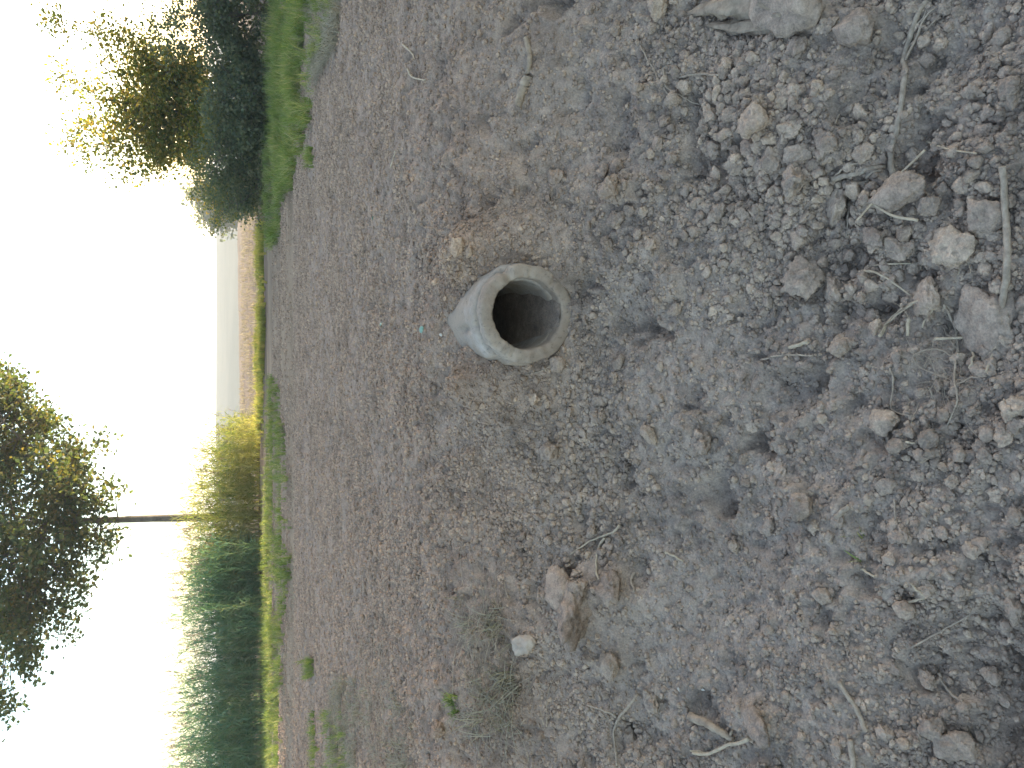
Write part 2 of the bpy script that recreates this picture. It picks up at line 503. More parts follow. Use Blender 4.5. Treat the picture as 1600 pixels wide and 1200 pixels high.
# ------------------------------------------------------------------ the concrete pipe
def lathe(profile, sides, irregular=0.0, seed=0.0):
    """profile: (along the axis, radius) in the pipe's own space, axis = +Y"""
    V = []; F = []
    n = len(profile)
    for k in range(sides):
        th = 2 * math.pi * k / sides
        for (s, r) in profile:
            d = irregular * mnoise.fractal(Vector((math.cos(th) * 2.2 + seed, math.sin(th) * 2.2, s * 12)), 0.6, 2.0, 4)
            d2 = irregular * mnoise.noise(Vector((math.cos(th) * 9 + seed, math.sin(th) * 9, s * 40)))
            ch = max(0, mnoise.noise(Vector((math.cos(th) * 3.1 + seed, math.sin(th) * 3.1, s * 9 + 4))) - .28) * irregular * 7
            V.append((math.cos(th) * (r + d - ch * (r > .15)), s + 0.6 * d2 + ch, math.sin(th) * (r + d - ch * (r > .15))))
    for k in range(sides):
        q = (k + 1) % sides
        for i in range(n - 1):
            F.append((k * n + i, k * n + i + 1, q * n + i + 1, q * n + i))
    return V, F

def concrete(name, tint, dust):
    mt, t, out = mat(name)
    src = N(t, 'ShaderNodeTexCoord').outputs['Object']
    n1 = N(t, 'ShaderNodeTexNoise', Scale=9.0, Detail=8.0, Roughness=0.7); t.links.new(src, n1.inputs['Vector'])
    n2 = N(t, 'ShaderNodeTexNoise', Scale=70.0, Detail=5.0, Roughness=0.7); t.links.new(src, n2.inputs['Vector'])
    n3 = N(t, 'ShaderNodeTexNoise', Scale=4.0, Detail=6.0, Roughness=0.62); t.links.new(src, n3.inputs['Vector'])
    c = ramp(t, n1.outputs[0], [(0.3, [.55 * k for k in tint]), (0.5, tint), (0.72, [1.28 * k for k in tint])])
    dirt = ramp(t, n3.outputs[0], [(0.40, (0, 0, 0)), (0.56, (1, 1, 1))])
    c = mixc(t, dirt, c, dust)
    pits = ramp(t, n2.outputs[0], [(0.30, (0.45, 0.44, 0.42)), (0.42, (1, 1, 1)), (0.75, (1.12, 1.12, 1.1))])
    c = mixc(t, 0.85, c, pits, 'MULTIPLY')
    bs = N(t, 'ShaderNodeBsdfPrincipled', Roughness=0.88); bs.inputs['Specular IOR Level'].default_value = 0.25
    t.links.new(c, bs.inputs['Base Color'])
    bm = N(t, 'ShaderNodeBump', Strength=0.5, Distance=0.003)
    t.links.new(n2.outputs[0], bm.inputs['Height']); t.links.new(bm.outputs[0], bs.inputs['Normal'])
    t.links.new(bs.outputs[0], out.inputs[0])
    return mt
M_CONC = concrete('old_concrete', (.345, .292, .248), (.27, .208, .155))
M_RING = concrete('dusty_concrete', (.335, .270, .212), (.24, .182, .137))

def build_pipe():
    root = empty('drain_pipe', PIPE_C)
    root.rotation_euler = Vector(PIPE_AX).to_track_quat('Y', 'Z').to_euler()
    tag(root, 'grey concrete drain pipe jutting out of the bare earth bank', 'pipe')
    RI = 0.126
    # end ring with its worn edges
    prof = [(0.055, RI), (0.020, RI), (0.006, RI + .001), (0.001, RI + .004), (-0.001, RI + .008), (-0.001, RI + .020), (-0.001, RI + .040), (0.002, RI + .044), (0.008, RI + .048),
            (0.022, RI + .049), (0.040, RI + .050), (0.046, RI + .046), (0.048, RI + .025)]
    V, F = lathe(prof, 128, 0.0055, 3.1)
    obj('end_ring', mesh_mixed('end_ring', V, F, M_RING), root)
    prof = [(2.6, RI), (1.2, RI)] + [(s, RI) for s in (0.8, 0.4, 0.2, 0.1, 0.056)] + [(0.056, RI + .022), (0.058, RI + .036), (0.061, RI + .051), (0.072, RI + .058), (0.085, RI + .061)] + \
           [(s, RI + .062) for s in (0.11, 0.15, 0.2, 0.25, 0.3, 0.4, 0.8, 1.6, 2.6)]
    V, F = lathe(prof, 128, 0.0055, 8.4)
    obj('barrel', mesh_mixed('barrel', V, F, M_CONC), root)
    # silt washed into the bore; its far rise is added to shut out light
    V = []; F = []; nx, ny = 24, 40
    for j in range(ny):
        s = 0.004 + 1.98 * (j / (ny - 1)) ** 1.4
        lvl = -RI + 0.004 + 0.050 * min(1, s / 0.45) + max(0, s - 0.9) * 0.24
        for i in range(nx):
            a = -1 + 2 * i / (nx - 1)
            lv = lvl + 0.008 * mnoise.noise(Vector((a * 3, s * 14, 2)))
            lv = min(lv, RI - .001)
            half = math.sqrt(max(0.0, (RI + .006) ** 2 - lv * lv))
            V.append((a * half, s, lv if lvl < RI - .004 else RI - .001))
    for j in range(ny - 1):
        for i in range(nx - 1):
            F.append((j * nx + i, j * nx + i + 1, (j + 1) * nx + i + 1, (j + 1) * nx + i))
    so_ = obj('silt', mesh_mixed('silt', V, F, M_SOIL), None)
    so_.matrix_world = Matrix.Translation(Vector(PIPE_C)) @ root.rotation_euler.to_matrix().to_4x4()
    tag(so_, 'grey silt settled along the bottom of the concrete pipe', 'silt', kind='stuff')
    # unseen disc added to block light at the far end
    V, F = lathe([(2.58, 0.0005), (2.58, RI + .02)], 24)
    obj('light_plug', mesh_mixed('light_plug', V, F, M_SOIL), root)
build_pipe()

# ------------------------------------------------------------------ clods
def ico(sub):
    import bmesh
    bm = bmesh.new(); bmesh.ops.create_icosphere(bm, subdivisions=sub, radius=1.0)
    v = np.array([q.co[:] for q in bm.verts]); f = np.array([[a.index for a in q.verts] for q in bm.faces]); bm.free()
    return v, f

def clod_mesh(name, seed, sub, rough=1.0, planes=7, material=None, smooth=True):
    v, f = ico(sub); rng = np.random.default_rng(seed)
    off = Vector(rng.random(3) * 50)
    nrm = rng.normal(size=(planes, 3)); nrm /= np.linalg.norm(nrm, axis=1)[:, None]
    dist = 0.54 + 0.30 * rng.random(planes)
    out = np.empty_like(v)
    for i, q in enumerate(v):
        r = 1.0
        d = nrm @ q
        for k in range(planes):
            if d[k] > 1e-3: 
                lim = dist[k] / d[k]
                if lim < r: r = r * 0.12 + lim * 0.88
        p = Vector(q)
        r *= 1 + rough * (0.22 * mnoise.noise(p * 1.6 + off) + 0.15 * mnoise.noise(p * 3.7 + off))
        if sub >= 3:
            r += rough * (0.085 * mnoise.noise(p * 8.5 + off) + 0.05 * mnoise.noise(p * 17 + off) - 0.22 * max(0, mnoise.noise(p * 5 + off * 2) - 0.35))
        out[i] = q * r
    out /= np.abs(out).max()
    return mesh_np(name, out, f, material or M_CLOD, smooth)

CLODS = [clod_mesh('clod', 100 + k, 4, 1.0 + 0.35 * (k % 3), 6 + k % 4) for k in range(12)]
CRUMB = [bpy.data.objects.new('crumb', clod_mesh('crumb', 300 + k, 2, 0.9, 10)) for k in range(8)]
PEBB = [bpy.data.objects.new('crumb_large', clod_mesh('crumb_large', 400 + k, 3, 1.0, 10)) for k in range(8)]
source('lumps', [bpy.data.objects.new('lump', me) for me in CLODS]); source('crumbs', CRUMB); source('crumbs_large', PEBB)

def clod(px, py, wpx, hpx, label, group=None, var=None, turn=0.0, flat=0.8, sink=0.35, material=None, name='earth_clod', cat='clod', rng=random.Random(5)):
    """a clod wpx wide along the picture's x and hpx along its y, at the distance where it rests on the soil"""
    q, t = ground_at(px, py)
    k = t * float(np.dot(ray(px, py), FWD)) / F_PX
    a, b = wpx * k * 0.5, hpx * k * 0.5
    me = CLODS[(var if var is not None else rng.randrange(12))]
    if material: me = me.copy(); me.materials.clear(); me.materials.append(material)
    o = obj(name, me)
    hgt = flat * min(a, b)
    # picture x runs towards the camera over the sloping ground, picture y across
    o.rotation_euler = (0.28 + rng.uniform(-.15, .15), rng.uniform(-.15, .15), turn + rng.choice((0, math.pi)))
    hgt *= 1.2
    o.scale = (b * 1.26, a * 1.26, hgt)
    o.location = (q[0], q[1], q[2] + hgt * (1 - 2 * sink))
    tag(o, label, cat, group)
    return o

NOTABLE = [
 (1345, 45, 62, 48, 'large pale lumpy clod beside the thin branching root', .9),
 (1252, 76, 34, 34, 'square grey clod below the split dusty root end', .8),
 (1234, 154, 38, 36, 'pale angular clod with a flat five-sided face', .9),
 (1188, 192, 62, 48, 'large brownish clod above the heap of angular clods', .9),
 (1240, 203, 44, 32, 'rounded clod next to the large brownish clod', .8),
 (1218, 250, 40, 44, 'rounded clod touching the edge of the triangular slab', .85),
 (1255, 243, 42, 32, 'clod resting on top of the triangular slab', .9),
 (1252, 285, 84, 52, 'triangular slab-like clod standing on edge among smaller clods', .9),
 (1292, 222, 30, 42, 'upright oval clod between triangular slab and long root', .8),
 (1176, 236, 30, 34, 'small rounded clod left of the clod pair at the slab', .8),
 (1155, 255, 34, 30, 'grey clod at the foot of the low clod heap', .7),
 (1120, 232, 30, 34, 'knobbly clod standing in the fine crumbs beside the clod heap', .75),
 (1408, 300, 92, 50, 'long loaf-shaped clod under the crossing pale straws', .85),
 (1345, 215, 26, 24, 'small round clod near the tip of the forked root', .8),
 (1502, 392, 78, 74, 'largest rounded earth clod beside the straight root stick', .85),
 (1553, 336, 56, 54, 'blocky square clod next to the straight root stick', .9),
 (1410, 388, 48, 40, 'pale rounded clod between the crossing straws and fine roots', .85),
 (1365, 370, 60, 30, 'low flat clod in front of the forked root', .6),
 (1310, 330, 66, 48, 'broad flat clod behind the fibrous root', .55),
 (1268, 438, 70, 66, 'craggy clod split open beside a dark crack', .75),
 (1310, 455, 36, 44, 'upright clod leaning on the craggy split clod', .8),
 (1560, 495, 110, 116, 'huge broken slab of earth lying under the root stick end', .6),
 (1450, 470, 62, 60, 'broad crumbly clod above the tangle of fine roots', .55),
 (1585, 640, 40, 44, 'pale rounded clod cut by the lower frame edge beside root tangle', .85),
 (1388, 660, 54, 36, 'pale wedge-shaped clod alone on the fine soil', .85),
 (1105, 690, 46, 38, 'round yellowish clod alone on the smooth soil in front of pipe', .85),
 (1262, 788, 46, 48, 'pale square clod with straight edges on the fine grey soil', .9),
 (1388, 758, 30, 26, 'small pale clod beside two grey clods near square clod', .8),
 (1412, 835, 42, 40, 'round clod beside the green sprout', .8),
 (1465, 1135, 40, 36, 'smooth round clod in the dark hollow at the ditch foot', .85),
 (1500, 1165, 56, 50, 'largest clod in the dark hollow at the ditch foot', .8),
 (1592, 948, 44, 48, 'rounded pale clod above the dark wedge slab', .85),
 (1583, 985, 40, 26, 'flat wedge slab of earth over a dark gap', .6),
 (872, 278, 46, 28, 'pale crumbly clod sitting in its own shadowed pit', .9),
 (958, 296, 40, 38, 'large clod of the small heap up the bank from the pipe mouth', .85),
 (948, 270, 22, 26, 'upright clod at the top of the small heap beside pipe', .85),
 (968, 260, 24, 22, 'round clod behind the small heap beside pipe', .8),
 (966, 344, 36, 24, 'clod with a dark gap under it between heap and pipe', .85),
 (1020, 384, 26, 22, 'single round clod on the smooth soil near pipe', .8),
 (878, 568, 26, 26, 'egg-sized clod touching the lower lip of pipe', .95),
 (838, 622, 30, 24, 'brownish clod in the crumbs just beside pipe wall', .85),
 (866, 706, 40, 34, 'large angular clod in the crumble patch beyond the pipe', .85),
 (939, 627, 20, 18, 'small rounded clod below the pipe mouth', .85),
 (945, 652, 18, 20, 'small clod nearest the smooth soil below pipe', .85),
 (902, 955, 118, 84, 'big brown weathered clod bulging out of the bank', .7),
 (876, 925, 62, 66, 'brown cracked crust on the shoulder of the big weathered clod', .6),
 (916, 918, 30, 30, 'pale knobbly clod beside the dark hole', .9),
 (962, 922, 74, 60, 'brown clod leaning over the dark hole', .7),
 (960, 1040, 44, 36, 'small weathered clod under the big brown one', .7),
 (1020, 1095, 44, 34, 'elongated clod below the forked twig', .7),
 (990, 1150, 34, 40, 'upright clod between the forked twig and dry grass', .8),
 (1188, 1132, 80, 42, 'smooth finger-shaped lump of clay beside the stick', .7),
 (690, 1140, 26, 26, 'pale clod in front of the dry grass bank', .85),
 (720, 385, 24, 34, 'clod at the edge of the crumbs above the pipe shoulder', .8),
 (1036, 14, 40, 34, 'pale rounded clod at the frame edge by the split root', .9),
 (1585, 145, 50, 46, 'lumpy clod at the frame edge beyond the long root', .85),
 (1548, 175, 28, 24, 'round clod beside the lumpy clod at the frame edge', .8),
 (1540, 205, 30, 24, 'oval clod below a pair of round clods at frame edge', .8),
 (930, 830, 26, 20, 'pale flat clod beside the bent straw', .8),
 (1062, 112, 24, 24, 'round root-bound clod with a fibre looped from it', .9),
 (1138, 112, 22, 22, 'pale round clod at the other end of the looped fibre', .9),
]
for i, (px, py, a, b, lab, fl) in enumerate(NOTABLE):
    clod(px, py, a, b, lab, 'larger clods of earth', var=i * 5 % 12, turn=(i * 1.7) % 0.9 - 0.45, flat=fl, sink=0.30 if fl > .7 else 0.36)
clod(826, 1005, 44, 30, 'smooth pale oval stone beside the big weathered clod', None, 3, 0.5, .9, .25, M_STONE, 'stone', 'stone')

# the other clods of about ten pixels and more, one by one, in the patches where the photograph has them
ZONES = [  # centre x, y, spread x, y, count, size px, label
 (1180, 270, 70, 60, 34, (13, 28), 'small earth clod in the heap around the triangular slab'),
 (1150, 110, 70, 60, 22, (12, 26), 'small earth clod in the crumbs around the looped fibre'),
 (1400, 120, 120, 70, 24, (12, 28), 'small earth clod scattered around the long root'),
 (1440, 350, 90, 60, 26, (13, 30), 'small earth clod between the crossing straws and root stick'),
 (1330, 480, 80, 60, 24, (12, 28), 'small earth clod beside the craggy split clod'),
 (1510, 640, 60, 60, 22, (14, 34), 'small dark clod at the foot of the root tangle'),
 (1330, 720, 120, 90, 20, (12, 26), 'small earth clod on the fine soil around the pale square clod'),
 (1500, 830, 70, 70, 18, (13, 32), 'small earth clod beside the green sprout hollow'),
 (1460, 1120, 90, 60, 24, (13, 30), 'small earth clod in the dark hollow at the ditch foot'),
 (930, 690, 50, 80, 30, (11, 22), 'small earth clod in the crumble patch below and beyond the pipe'),
 (720, 410, 25, 30, 12, (9, 16), 'small earth clod in the crumbs on the pipe shoulder'),
 (905, 490, 7, 45, 12, (9, 17), 'small earth clod packed in the soil against the pipe lip'),
 (985, 310, 50, 60, 16, (11, 22), 'small earth clod around the heap up from the pipe mouth'),
]
rz = random.Random(77)
for (cx, cy, sx, sy, n, (s0, s1), lab) in ZONES:
    place = lab.split('clod ', 1)[1]
    for k in range(n):
        px = min(1592, max(480, rz.gauss(cx, sx))); py = min(1192, max(8, rz.gauss(cy, sy)))
        s = s0 + (s1 - s0) * rz.random() ** 2
        a_, b_ = s * rz.uniform(.75, 1.3), s * rz.uniform(.75, 1.3)
        fl = rz.uniform(.6, .95); tn = rz.uniform(-1.5, 1.5)
        size = 'fist-sized' if s > s0 + .5 * (s1 - s0) else ('egg-sized' if s > s0 + .15 * (s1 - s0) else 'walnut-sized')
        form = 'oblong' if max(a_, b_) / min(a_, b_) > 1.3 else ('flat' if fl < .72 else 'rounded')
        # the side of its patch, named with the world upright
        dx_, dy_ = (px - cx) / sx, (py - cy) / sy
        side = 'middle' if dx_ * dx_ + dy_ * dy_ < .4 else (('lower side' if dx_ > 0 else 'upper side') if abs(dx_) > abs(dy_) else ('left side' if dy_ > 0 else 'right side'))
        clod(px, py, a_, b_, f'{size} {form} clod, {side}, {place}', 'clods ' + place, turn=tn, flat=fl, sink=rz.uniform(.15, .35), rng=rz)

# crumbs: the countless rest
rng = np.random.default_rng(11)
SMOOTH = [(*ground_at(a, b, False)[0][:2], r) for a, b, r in ((1080, 470, .22), (1010, 600, .16), (1040, 760, .2), (660, 830, .5), (1160, 900, .22), (700, 620, .3), (1400, 1000, .2), (1100, 1000, .2), (760, 260, .35), (600, 330, .6), (1180, 480, .15))]
def soil_points(n, y0, y1, power, smooth=True, lo=0.04):
    """points over the soil, thinner with distance, crowded where the crumble patches lie"""
    y = (y0 ** power + (y1 ** power - y0 ** power) * rng.random(n)) ** (1 / power)
    x = (rng.random(n) * 2 - 1) * (0.58 * y + 0.85)
    keep = rng.random(n) < np.clip(0.40 + 1.15 * fbm(x * 2.3, y * 2.3, 301, 3), lo, 1)
    x, y = x[keep], y[keep]
    # trodden and washed patches lie smooth
    k = np.ones(len(x))
    for bx, by, br in (SMOOTH if smooth else ()): k *= 1 - .93 * np.exp(-((x - bx) ** 2 + (y - by) ** 2) / (br * br))
    k = rng.random(len(x)) < k
    x, y = x[k], y[k]
    # not in the pipe
    rel = np.stack([x, y, base(x, y)], -1) - PIPE_C
    t = rel @ PIPE_AX
    k = ~((np.linalg.norm(rel - t[:, None] * PIPE_AX, axis=1) < 0.19) & (t > -0.02) & (t < 2.4))
    return x[k], y[k]
x, y = soil_points(620000, 1.0, 14.0, 0.2, False, 0.22)
z = H(x, y)
s = 0.0026 + 0.0072 * rng.random(len(x)) ** 2.4
s *= 0.75 + 0.13 * y
scatter('soil_crumbs', 'crumbs', np.stack([x, y, z + 0.15 * s], -1), rot3(rng, len(x)), s[:, None] * (0.7 + 0.5 * rng.random((len(x), 3))), 'fine crumbs of dry earth strewn over the whole bank', 'soil crumbs', rng)
x, y = soil_points(44000, 1.0, 9.5, 0.3)
z = H(x, y)
s = 0.0065 + 0.0135 * rng.random(len(x)) ** 2.6
scatter('soil_crumbs', 'crumbs_large', np.stack([x, y, z + 0.2 * s], -1), rot3(rng, len(x)), s[:, None] * (0.7 + 0.45 * rng.random((len(x), 3))), 'coarser crumbs and lumps of earth lying over the fine soil', 'soil crumbs', rng)

x, y = soil_points(3600, 0.95, 2.5, 0.6, True, 0.02)
kk = rng.random(len(x)) < np.clip(.35 + .5 * (x + .2), .12, 1); x, y = x[kk], y[kk]
z = H(x, y)
s = 0.012 + 0.020 * rng.random(len(x)) ** 2.4
scatter('soil_lumps', 'lumps', np.stack([x, y, z + 0.3 * s], -1), rot3(rng, len(x)), s[:, None] * (0.75 + 0.4 * rng.random((len(x), 3))), 'walnut-sized lumps of earth crowding the rough ditch floor', 'soil lumps', rng)

def crumble(px, py, n, sx, sy, s0, s1, src, label):
    c_ = ground_at(px, py, False)[0]
    x_ = c_[0] + rng.normal(size=n) * sx; y_ = c_[1] + rng.normal(size=n) * sy
    z_ = H(x_, y_)
    rel = np.stack([x_, y_, z_], -1) - PIPE_C; t = rel @ PIPE_AX
    k_ = ~((np.linalg.norm(rel - t[:, None] * PIPE_AX, axis=1) < .18) & (t > -.01) & (t < 2.4))
    x_, y_, z_ = x_[k_], y_[k_], z_[k_]
    s_ = s0 + (s1 - s0) * rng.random(len(x_)) ** 2.2
    scatter('soil_crumbs', src, np.stack([x_, y_, z_ + .25 * s_], -1), rot3(rng, len(x_)), s_[:, None] * (.7 + .5 * rng.random((len(x_), 3))), label, 'soil crumbs', rng)
crumble(800, 490, 9000, .34, .22, .0025, .008, 'crumbs', 'fine crumbs banked against the concrete pipe')
crumble(915, 720, 1000, .24, .11, .006, .018, 'crumbs_large', 'coarse crumbs in the crumble patch beyond the pipe')
crumble(715, 405, 420, .09, .10, .005, .014, 'crumbs_large', 'coarse crumbs above the shoulder of the pipe')
crumble(1190, 260, 900, .20, .13, .006, .020, 'crumbs_large', 'coarse crumbs filling the heap around the triangular slab')

# ------------------------------------------------------------------ roots, straws, sticks
def fibre(pts, w0, w1, label, name, cat, material, lift=0.008, group=None, wig=0.004, parts=(), seed=0):
    """a bent fibre through points of the photograph, resting on the soil; parts are its side branches"""
    rg = np.random.default_rng(seed + 900)
    def path(pp, lf):
        out = []
        for i, p in enumerate(pp):
            q, t = ground_at(p[0], p[1])
            out.append(q + np.array([0, 0, lf + (p[2] if len(p) > 2 else 0)]))
        P = spline(out, max(8, 7 * len(out)))
        P[1:-1] += rg.normal(size=(len(P) - 2, 3)) * wig * 0.5
        g = H(P[:, 0], P[:, 1])
        P[:, 2] = np.maximum(P[:, 2], g + 0.001)
        for _ in range(2): P[1:-1] = 0.25 * P[:-2] + 0.5 * P[1:-1] + 0.25 * P[2:]
        return P
    q0, t0 = ground_at(pts[0][0], pts[0][1])
    k = t0 / F_PX * 0.5
    root = empty(name, q0) if parts else None
    P = path(pts, lift)
    V, F = tube_np(P - (q0 if parts else 0), np.linspace(w0 * k, w1 * k, len(P)), 7, 0.25, rg)
    o = obj('stem' if parts else name, mesh_mixed(name, V, F, material), root)
    for pp, a, b in parts:
        Q = path(pp, lift)
        V, F = tube_np(Q - q0, np.linspace(a * k, b * k, len(Q)), 6, 0.25, rg)
        obj('side_root' if 'root' in name else 'side_twig', mesh_mixed('side', V, F, material), root)
    tag(root or o, label, cat, group)
    return root or o

fibre([(1455, 2), (1432, 45), (1421, 90), (1423, 120), (1416, 165), (1410, 205), (1398, 238), (1403, 278)], 7, 8.5, 'long pale winding root lying on the clods, branching at its thin end', 'root', 'root', M_ROOT, 0.012,
      parts=[([(1422, 95), (1452, 30), (1470, 12)], 4, 2), ([(1424, 75), (1450, 55), (1478, 20)], 3, 2), ([(1418, 70), (1440, 40), (1462, 2)], 3.5, 2)], seed=1)
fibre([(1583, 262), (1588, 330), (1592, 400), (1587, 450), (1578, 490)], 9, 10, 'straight grey root stick lying across the huge slab at frame edge', 'root', 'root', M_ROOT, 0.03, wig=.002, seed=2)
fibre([(1310, 281), (1345, 272), (1392, 262)], 9, 6, 'short forked root poking from the soil beside the triangular slab', 'root', 'root', M_ROOT, 0.012,
      parts=[([(1335, 291), (1362, 284), (1392, 268)], 7, 4), ([(1310, 278), (1330, 262), (1372, 252)], 3, 2)], seed=3)
fibre([(1333, 290), (1332, 310), (1330, 345), (1328, 372)], 5, 2, 'thin fibrous root hanging down from the forked root', 'root', 'root', M_ROOT, 0.01, seed=4)
fibre([(1472, 238), (1420, 290), (1366, 346)], 3.4, 3, 'long bright straw slanting across the loaf-shaped clod', 'straw', 'straw', M_STRAW, 0.05, wig=.0005, seed=5)
fibre([(1378, 318), (1410, 338), (1452, 346)], 3.4, 4, 'short bright straw crossing under the long one', 'straw', 'straw', M_STRAW, 0.03, wig=.0005, seed=6)
fibre([(1456, 222), (1490, 234), (1535, 241)], 3, 2, 'pale straw above the root stick beside loose fibres', 'straw', 'straw', M_STRAW, 0.015, wig=.001, seed=7)
fibre([(1312, 195), (1320, 178), (1345, 166), (1385, 159)], 3, 2, 'thin curved root fibre beside the long winding root', 'root', 'root', M_ROOT, 0.01, seed=8)
fibre([(1040, 108), (1046, 135), (1070, 152), (1100, 165)], 3, 2, 'thin root fibre trailing from the looped clod at the bank', 'root', 'root', M_ROOT, 0.008, seed=9)
fibre([(1068, 122), (1095, 118), (1130, 118)], 4, 3, 'pale root fibre looped between two round clods', 'root', 'root', M_ROOT, 0.014, seed=10)
fibre([(1355, 424), (1385, 430), (1432, 462)], 4, 2, 'pale root fibre lying above the root tangle', 'root', 'root', M_STRAW, 0.012, seed=11)
fibre([(1360, 417), (1395, 413), (1432, 412)], 3, 2, 'short straight straw beside the largest rounded clod', 'straw', 'straw', M_STRAW, 0.012, wig=.0005, seed=12)
fibre([(1385, 525), (1410, 492), (1440, 472), (1478, 468)], 5, 3, 'thickest root fibre arching over the root tangle', 'root', 'root', M_STRAW, 0.02,
      parts=[([(1440, 472), (1400, 505), (1388, 520)], 3, 2)], seed=13)
fibre([(1486, 476), (1505, 515), (1506, 560), (1503, 590), (1508, 625), (1488, 670)], 4, 2, 'long root fibre running down through the root tangle', 'root', 'root', M_ROOT, 0.02,
      parts=[([(1504, 560), (1475, 545), (1442, 555), (1450, 575), (1490, 590)], 2.4, 1.6), ([(1506, 600), (1530, 590), (1552, 588)], 2, 1.6), ([(1503, 540), (1490, 520), (1485, 510)], 3, 2)], seed=14)
fibre([(1478, 474), (1462, 495), (1455, 512)], 3.4, 2.4, 'short root fibre in the root tangle pointing at the slab', 'root', 'root', M_STRAW, 0.022, seed=15)
fibre([(1430, 498), (1431, 525)], 5, 4, 'stubby pale root piece upright in the root tangle', 'root', 'root', M_STRAW, 0.02, seed=16)
fibre([(1474, 530), (1520, 528)], 4, 3, 'short pale straw crossing the root tangle', 'straw', 'straw', M_STRAW, 0.024, wig=.0005, seed=17)
fibre([(1572, 525), (1562, 555), (1552, 582)], 4, 3, 'bright straw below the huge slab', 'straw', 'straw', M_STRAW, 0.02, wig=.0005, seed=18)
fibre([(1528, 545), (1532, 560), (1526, 576)], 3.5, 2.5, 'small bent straw between the root tangle and bright straw', 'straw', 'straw', M_STRAW, 0.02, seed=19)
fibre([(1396, 575), (1402, 600), (1400, 640), (1432, 650)], 3, 1.6, 'fine root fibre bent above the wedge-shaped clod', 'root', 'root', M_ROOT, 0.01, seed=20)
fibre([(1240, 543), (1270, 535)], 6, 5, 'short broken root stub on the fine soil beside the craggy clod', 'root', 'root', M_STRAW, 0.01, seed=21)
fibre([(1195, 562), (1235, 555), (1275, 556)], 3, 2, 'pale thin fibre below the broken root stub', 'root', 'root', M_ROOT, 0.008, seed=22)
fibre([(1410, 698), (1425, 691), (1438, 692)], 4, 3, 'short curved straw under the wedge-shaped clod', 'straw', 'straw', M_STRAW, 0.012, seed=23)
fibre([(1404, 780), (1406, 812)], 3, 2, 'thin pale fibre standing beside the round sprout clod', 'root', 'root', M_ROOT, 0.012, seed=24)
fibre([(1310, 808), (1332, 790)], 9, 7, 'thick dusty root stub between square clod and sprout', 'root', 'root', M_ROOT, 0.008, seed=25)
fibre([(980, 820), (965, 832), (940, 842), (902, 866)], 4, 2, 'bent pale straw over the small dark hollow', 'straw', 'straw', M_STRAW, 0.02, seed=26)
fibre([(950, 840), (940, 858), (938, 885), (942, 905)], 4.5, 3, 'pale root curving down into the dark hole', 'root', 'root', M_STRAW, 0.012, seed=27)
fibre([(1002, 893), (994, 905), (1000, 925)], 5, 3, 'short root hooked out of the dark hole', 'root', 'root', M_ROOT, 0.018, seed=28)
fibre([(1043, 863), (1058, 868), (1072, 877)], 4, 3, 'small pale straw on the smooth soil beside dark hole', 'straw', 'straw', M_STRAW, 0.008, seed=29)
fibre([(1088, 1118), (1120, 1135), (1152, 1155)], 13, 9, 'thick peeling stick half buried beside the smooth clay lump', 'stick', 'stick', M_WOOD, 0.012,
      parts=[([(1140, 1160), (1145, 1150), (1150, 1140)], 5, 3)], seed=30)
fibre([(1092, 1175), (1115, 1177), (1140, 1165), (1180, 1153)], 4, 5, 'thin pale twig crossing under the peeling stick', 'twig', 'twig', M_STRAW, 0.018, parts=[([(1115, 1177), (1105, 1172), (1090, 1171)], 3, 2)], seed=31)
fibre([(1318, 1064), (1345, 1105), (1364, 1142)], 6, 7, 'straight dusty root pointing down towards the dark hollow', 'root', 'root', M_ROOT, 0.014, seed=32)
fibre([(1335, 1155), (1345, 1200)], 8, 8, 'thick root end leaving the frame below the straight one', 'root', 'root', M_ROOT, 0.012, seed=33)
fibre([(1475, 1050), (1492, 1078), (1515, 1094)], 4, 3, 'curved pale fibre above the dark hollow', 'root', 'root', M_ROOT, 0.015, seed=34)
fibre([(1435, 1010), (1485, 982), (1520, 960)], 2.6, 2, 'long thin straw on the smooth soil above dark hollow', 'straw', 'straw', M_ROOT, 0.012, seed=35)
fibre([(1455, 932), (1428, 942), (1418, 956)], 4, 3, 'yellowish bent straw below the sprout hollow', 'straw', 'straw', M_STRAW, 0.014, parts=[([(1456, 932), (1440, 918), (1432, 912)], 4, 3)], seed=36)
fibre([(1352, 888), (1372, 900)], 4, 3, 'small tan straw below the green sprout', 'straw', 'straw', M_STRAW, 0.01, seed=37)
fibre([(1005, 1083), (980, 1115), (972, 1140), (974, 1195)], 5, 3, 'forked dry twig standing at the foot of the bank', 'twig', 'twig', M_ROOT, 0.02, parts=[([(978, 1118), (950, 1108), (925, 1100)], 4, 2)], seed=38)
fibre([(826, 60), (833, 85), (832, 105), (826, 118)], 9, 7, 'twisted grey bark strip up on the bare bank', 'bark_strip', 'bark', M_WOOD, 0.012, seed=39)
fibre([(830, 120), (822, 140), (812, 165)], 17, 12, 'flat weathered wood chip below the twisted bark strip', 'wood_chip', 'wood chip', M_WOOD, 0.01, seed=40)
fibre([(632, 70), (645, 82), (650, 92)], 3, 2, 'small curved straw high on the bare bank', 'straw', 'straw', M_STRAW, 0.008, seed=41)
fibre([(640, 108), (648, 122), (668, 125)], 3, 2, 'hooked straw below the small curved one', 'straw', 'straw', M_STRAW, 0.008, seed=42)
fibre([(612, 262), (620, 235)], 2.5, 2, 'short straight straw on the brown topsoil', 'straw', 'straw', M_STRAW, 0.006, seed=43)
fibre([(870, 565), (855, 578), (825, 586)], 3, 2, 'thin bent fibre lying beside the pipe lip', 'root', 'root', M_ROOT, 0.01, seed=44)
fibre([(1004, 72), (1020, 100), (1050, 150), (1062, 160)], 2.5, 2, 'thin trailing root by the pale clods at the frame edge', 'root', 'root', M_ROOT, 0.008, seed=45)

